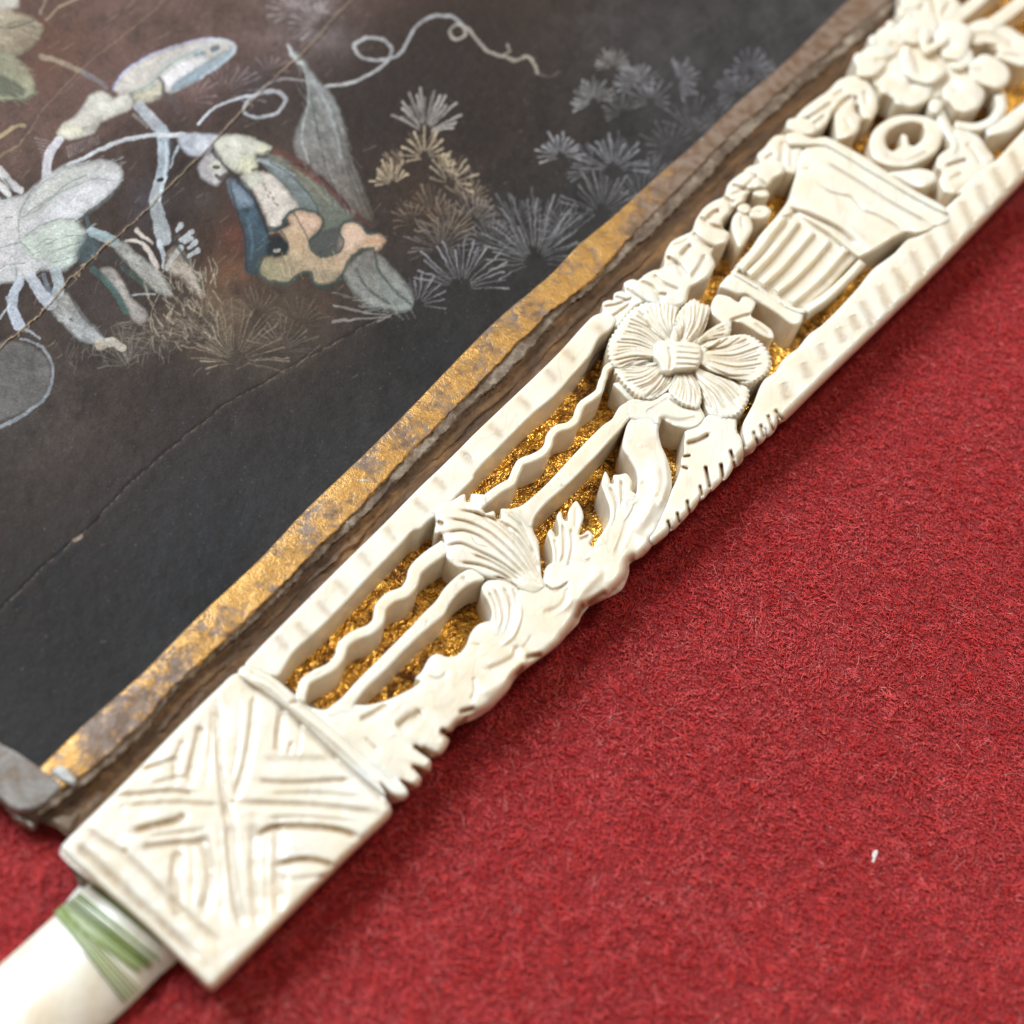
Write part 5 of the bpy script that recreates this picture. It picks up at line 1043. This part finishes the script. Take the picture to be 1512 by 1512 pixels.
i0 = ix.astype(int); j0 = iy.astype(int); fx = (ix - i0)[:, None]; fy = (iy - j0)[:, None]
i1 = np.minimum(i0 + 1, BW - 1); j1 = np.minimum(j0 + 1, BH - 1)
cc = (img[j0, i0] * (1 - fx) + img[j0, i1] * fx) * (1 - fy) + (img[j1, i0] * (1 - fx) + img[j1, i1] * fx) * fy
lum = cc.mean(1); zz = zz + np.clip(lum * 1.6, 0, .7)
leaf = make_mesh('painted_leaf', U(px, py, zz), F[:, ::-1], PAINT, FAN, True, None, np.clip(cc, 0, 1))
leaf['label'] = 'dark paper leaf painted with insects, flowers and feathery plants'

# leaf end: folded grey tab, pale chip, board core down to the cloth
carve('folded_tab', D6((-900, -620), (0, 88), (130, 158), (280, 262), (400, 342), (468, 402), (440, 450), (400, 482), (300, 562), (200, 592), (100, 582), (0, 505), (-900, -230)), top=50, zb=30, dome=2, dome_k=14, mat=TAB, edge=6, edge_drop=5, noise=1.5, sm=True)
carve('torn_corner', D6((395, 290), (430, 262), (480, 262), (530, 320), (568, 370), (540, 400), (470, 372), (410, 330)), top=53, zb=40, dome=2, dome_k=4, mat=CHIP, edge=4, edge_drop=4)
carve('board_core', D6((-900, -260), (0, 520), (60, 580), (110, 650), (180, 672), (225, 700), (255, 690), (290, 640), (380, 655), (440, 690), (500, 680), (540, 700), (600, 640), (760, 480), (600, 200), (300, 100), (-600, -500)), top=27, zb=6, mat=TORN, noise=2, edge=4, edge_drop=3)
carve('board_core', D6((-900, -280), (0, 505), (80, 575), (140, 610), (230, 640), (300, 600), (420, 470), (300, 300), (-600, -400)), top=38, zb=20, mat=TORN, noise=2, edge=3, edge_drop=3)
carve('torn_corner', D6((40, 560), (90, 600), (130, 650), (190, 672), (225, 705), (245, 690), (200, 655), (150, 630), (110, 595), (70, 560)), top=31, zb=22, mat=CHIP, noise=1, edge=2, edge_drop=2)
# ragged paper by the end block
carve('torn_corner', C1((-20, 150), (60, 110), (130, 130), (170, 80), (180, 110), (150, 170), (110, 240), (70, 230), (30, 190)), top=30, zb=10, mat=TORN, noise=2)
carve('torn_corner', C1((100, 470), (150, 540), (180, 620), (210, 670), (260, 660), (330, 640), (300, 580), (200, 500)), top=20, zb=6, mat=TORN, noise=2)
# board under the whole leaf, so that it has a body from the side
Q = [(-420, -260), (1450, -260), (1300, -60), (1040, 190), (800, 420), (560, 650), (330, 870), (90, 1110), (55, 1125), (-420, 850)]
carve('board_core', Q, top=36, zb=4, mat=TORN, noise=.5, step=24, sm=False)
# backing slab of the guard
carve('guard_slab', [(112, 1250), (400, 985), (640, 745), (880, 485), (1130, 220), (1330, 15), (1590, -250), (1730, -20), (1500, 215), (1240, 475), (1000, 720), (800, 900), (600, 1100), (420, 1270), (300, 1385)], top=8, zb=4, step=14, sm=False, noise=.2)

# ------------------------------------------------------------------ velvet pile
def pile(n, xr, yr, lenr, wid, seed):
    r = np.random.default_rng(seed)
    P = np.stack([r.uniform(*xr, n), r.uniform(*yr, n)], -1)
    # project to photo space to drop what lies under the fan
    X, Y = P[:, 0], P[:, 1]; Z = 0
    dx, dy, dz = X - cpos[0], Y - cpos[1], Z - cpos[2]
    w = dx * FWD[0] + dy * FWD[1] + dz * FWD[2]
    u = (dx * RGT[0] + dy * RGT[1] + dz * RGT[2]) / w * D + 756; v = 756 - (dx * UPV[0] + dy * UPV[1] + dz * UPV[2]) / w * D
    fanline = (u + v)
    cov = (fanline < 1715) & (v < 1225 + (u - 60) * .5) & (u > -400) & (v > -200)
    cov |= (fanline < 1700) & (v < 1215) & (u > 80)
    cov |= (fanline < 1700) & (fanline > 1390) & (u > 110) & (v < 1400)
    k = ~cov; P = P[k]; n = len(P)
    x, y = P[:, 0], P[:, 1]
    base = vnoise(x, y, 900, 3) * 6 - 4
    base = np.interp(x, [-6000, 6000], [0, 0]) + base
    a1 = vnoise(x, y, 13, seed + 1, 2); a2 = vnoise(x, y, 13, seed + 2, 2); b1 = vnoise(x, y, 70, seed + 3, 2); b2 = vnoise(x, y, 70, seed + 4, 2)
    lean = np.stack([.75 * a1 + .30 * b1 + .10 + .38 * r.standard_normal(n), .75 * a2 + .30 * b2 - .25 + .38 * r.standard_normal(n)], -1)
    L = r.uniform(*lenr, n) * (1 + .25 * vnoise(x, y, 16, seed + 6, 2))
    ang = r.uniform(0, 2 * math.pi, n); W2 = wid * r.uniform(.7, 1.4, n)
    sx, sy = np.cos(ang) * W2 / 2, np.sin(ang) * W2 / 2
    hgt = L * .85
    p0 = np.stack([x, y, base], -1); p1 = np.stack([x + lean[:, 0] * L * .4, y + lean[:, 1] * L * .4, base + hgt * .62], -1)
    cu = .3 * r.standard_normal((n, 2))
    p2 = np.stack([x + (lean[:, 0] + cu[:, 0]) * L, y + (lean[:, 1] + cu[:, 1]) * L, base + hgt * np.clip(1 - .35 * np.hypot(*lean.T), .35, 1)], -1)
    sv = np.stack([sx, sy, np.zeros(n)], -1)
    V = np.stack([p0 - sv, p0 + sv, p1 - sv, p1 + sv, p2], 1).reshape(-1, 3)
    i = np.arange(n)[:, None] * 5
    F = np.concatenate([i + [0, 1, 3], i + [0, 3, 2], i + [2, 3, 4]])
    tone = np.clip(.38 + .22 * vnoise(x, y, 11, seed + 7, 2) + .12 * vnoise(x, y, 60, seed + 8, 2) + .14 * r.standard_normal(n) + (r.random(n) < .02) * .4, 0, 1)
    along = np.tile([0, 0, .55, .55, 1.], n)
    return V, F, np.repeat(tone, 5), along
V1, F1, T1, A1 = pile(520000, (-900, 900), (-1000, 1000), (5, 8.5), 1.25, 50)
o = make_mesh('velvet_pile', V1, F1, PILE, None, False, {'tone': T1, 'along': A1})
tag(o, 'short dense nap of red fibres standing on the velvet cloth', 'velvet pile', kind='stuff')

# loose stray fibres
def strays(n, seed):
    r = np.random.default_rng(seed); VV = []; FF = []; TT = []; AA = []; o_ = 0
    for i in range(n):
        u = r.uniform(250, 1560); v = r.uniform(max(200, 1790 - u), 1560)
        p = U(u, v, 5.0); a = r.uniform(0, 6.28); L = r.uniform(10, 30); cv = r.uniform(-1.6, 1.6)
        path = []
        for s_ in np.linspace(0, 1, 6):
            aa = a + cv * s_; p = p + np.array([math.cos(aa), math.sin(aa), 0]) * L / 5
            q = p.copy(); q[2] = 5 + 6 * math.sin(math.pi * s_) + 1; path.append(q)
        V_, F_ = tube(path, .22, 3); VV.append(V_); FF.append(F_ + o_); o_ += len(V_); TT.append(np.full(len(V_), r.uniform(.7, 1))); AA.append(np.full(len(V_), 1.))
    return np.vstack(VV), np.vstack(FF), np.concatenate(TT), np.concatenate(AA)
V2, F2, T2, A2 = strays(900, 77)
o = make_mesh('stray_fibre', V2, F2, PILE, None, True, {'tone': T2, 'along': A2})
tag(o, 'fine loose fibres curling over the red velvet', 'lint', kind='stuff')

# white speck of lint
t = NT('white_lint'); t.set(Base_Color=(.85, .83, .80), Roughness=.8); LINT = t.m
sp = []
def L_(pts, r): 
    P = np.array([U(x, y, z) for x, y, z in pts]); P = resample(P, n=14); return tube(P, r, 5, r * .6)
Va, Fa = L_([(1289, 1273, 12), (1291, 1268, 14), (1289, 1262, 15), (1292, 1257, 14)], 2.0)
Vb, Fb = L_([(1291, 1267, 14), (1294, 1261, 16), (1295, 1256, 15), (1291, 1258, 13)], 1.6)
o = make_mesh('lint_speck', np.vstack([Va, Vb]), np.vstack([Fa, Fb + len(Va)]), LINT)
tag(o, 'tiny white speck of lint on the red velvet at lower right', 'lint')
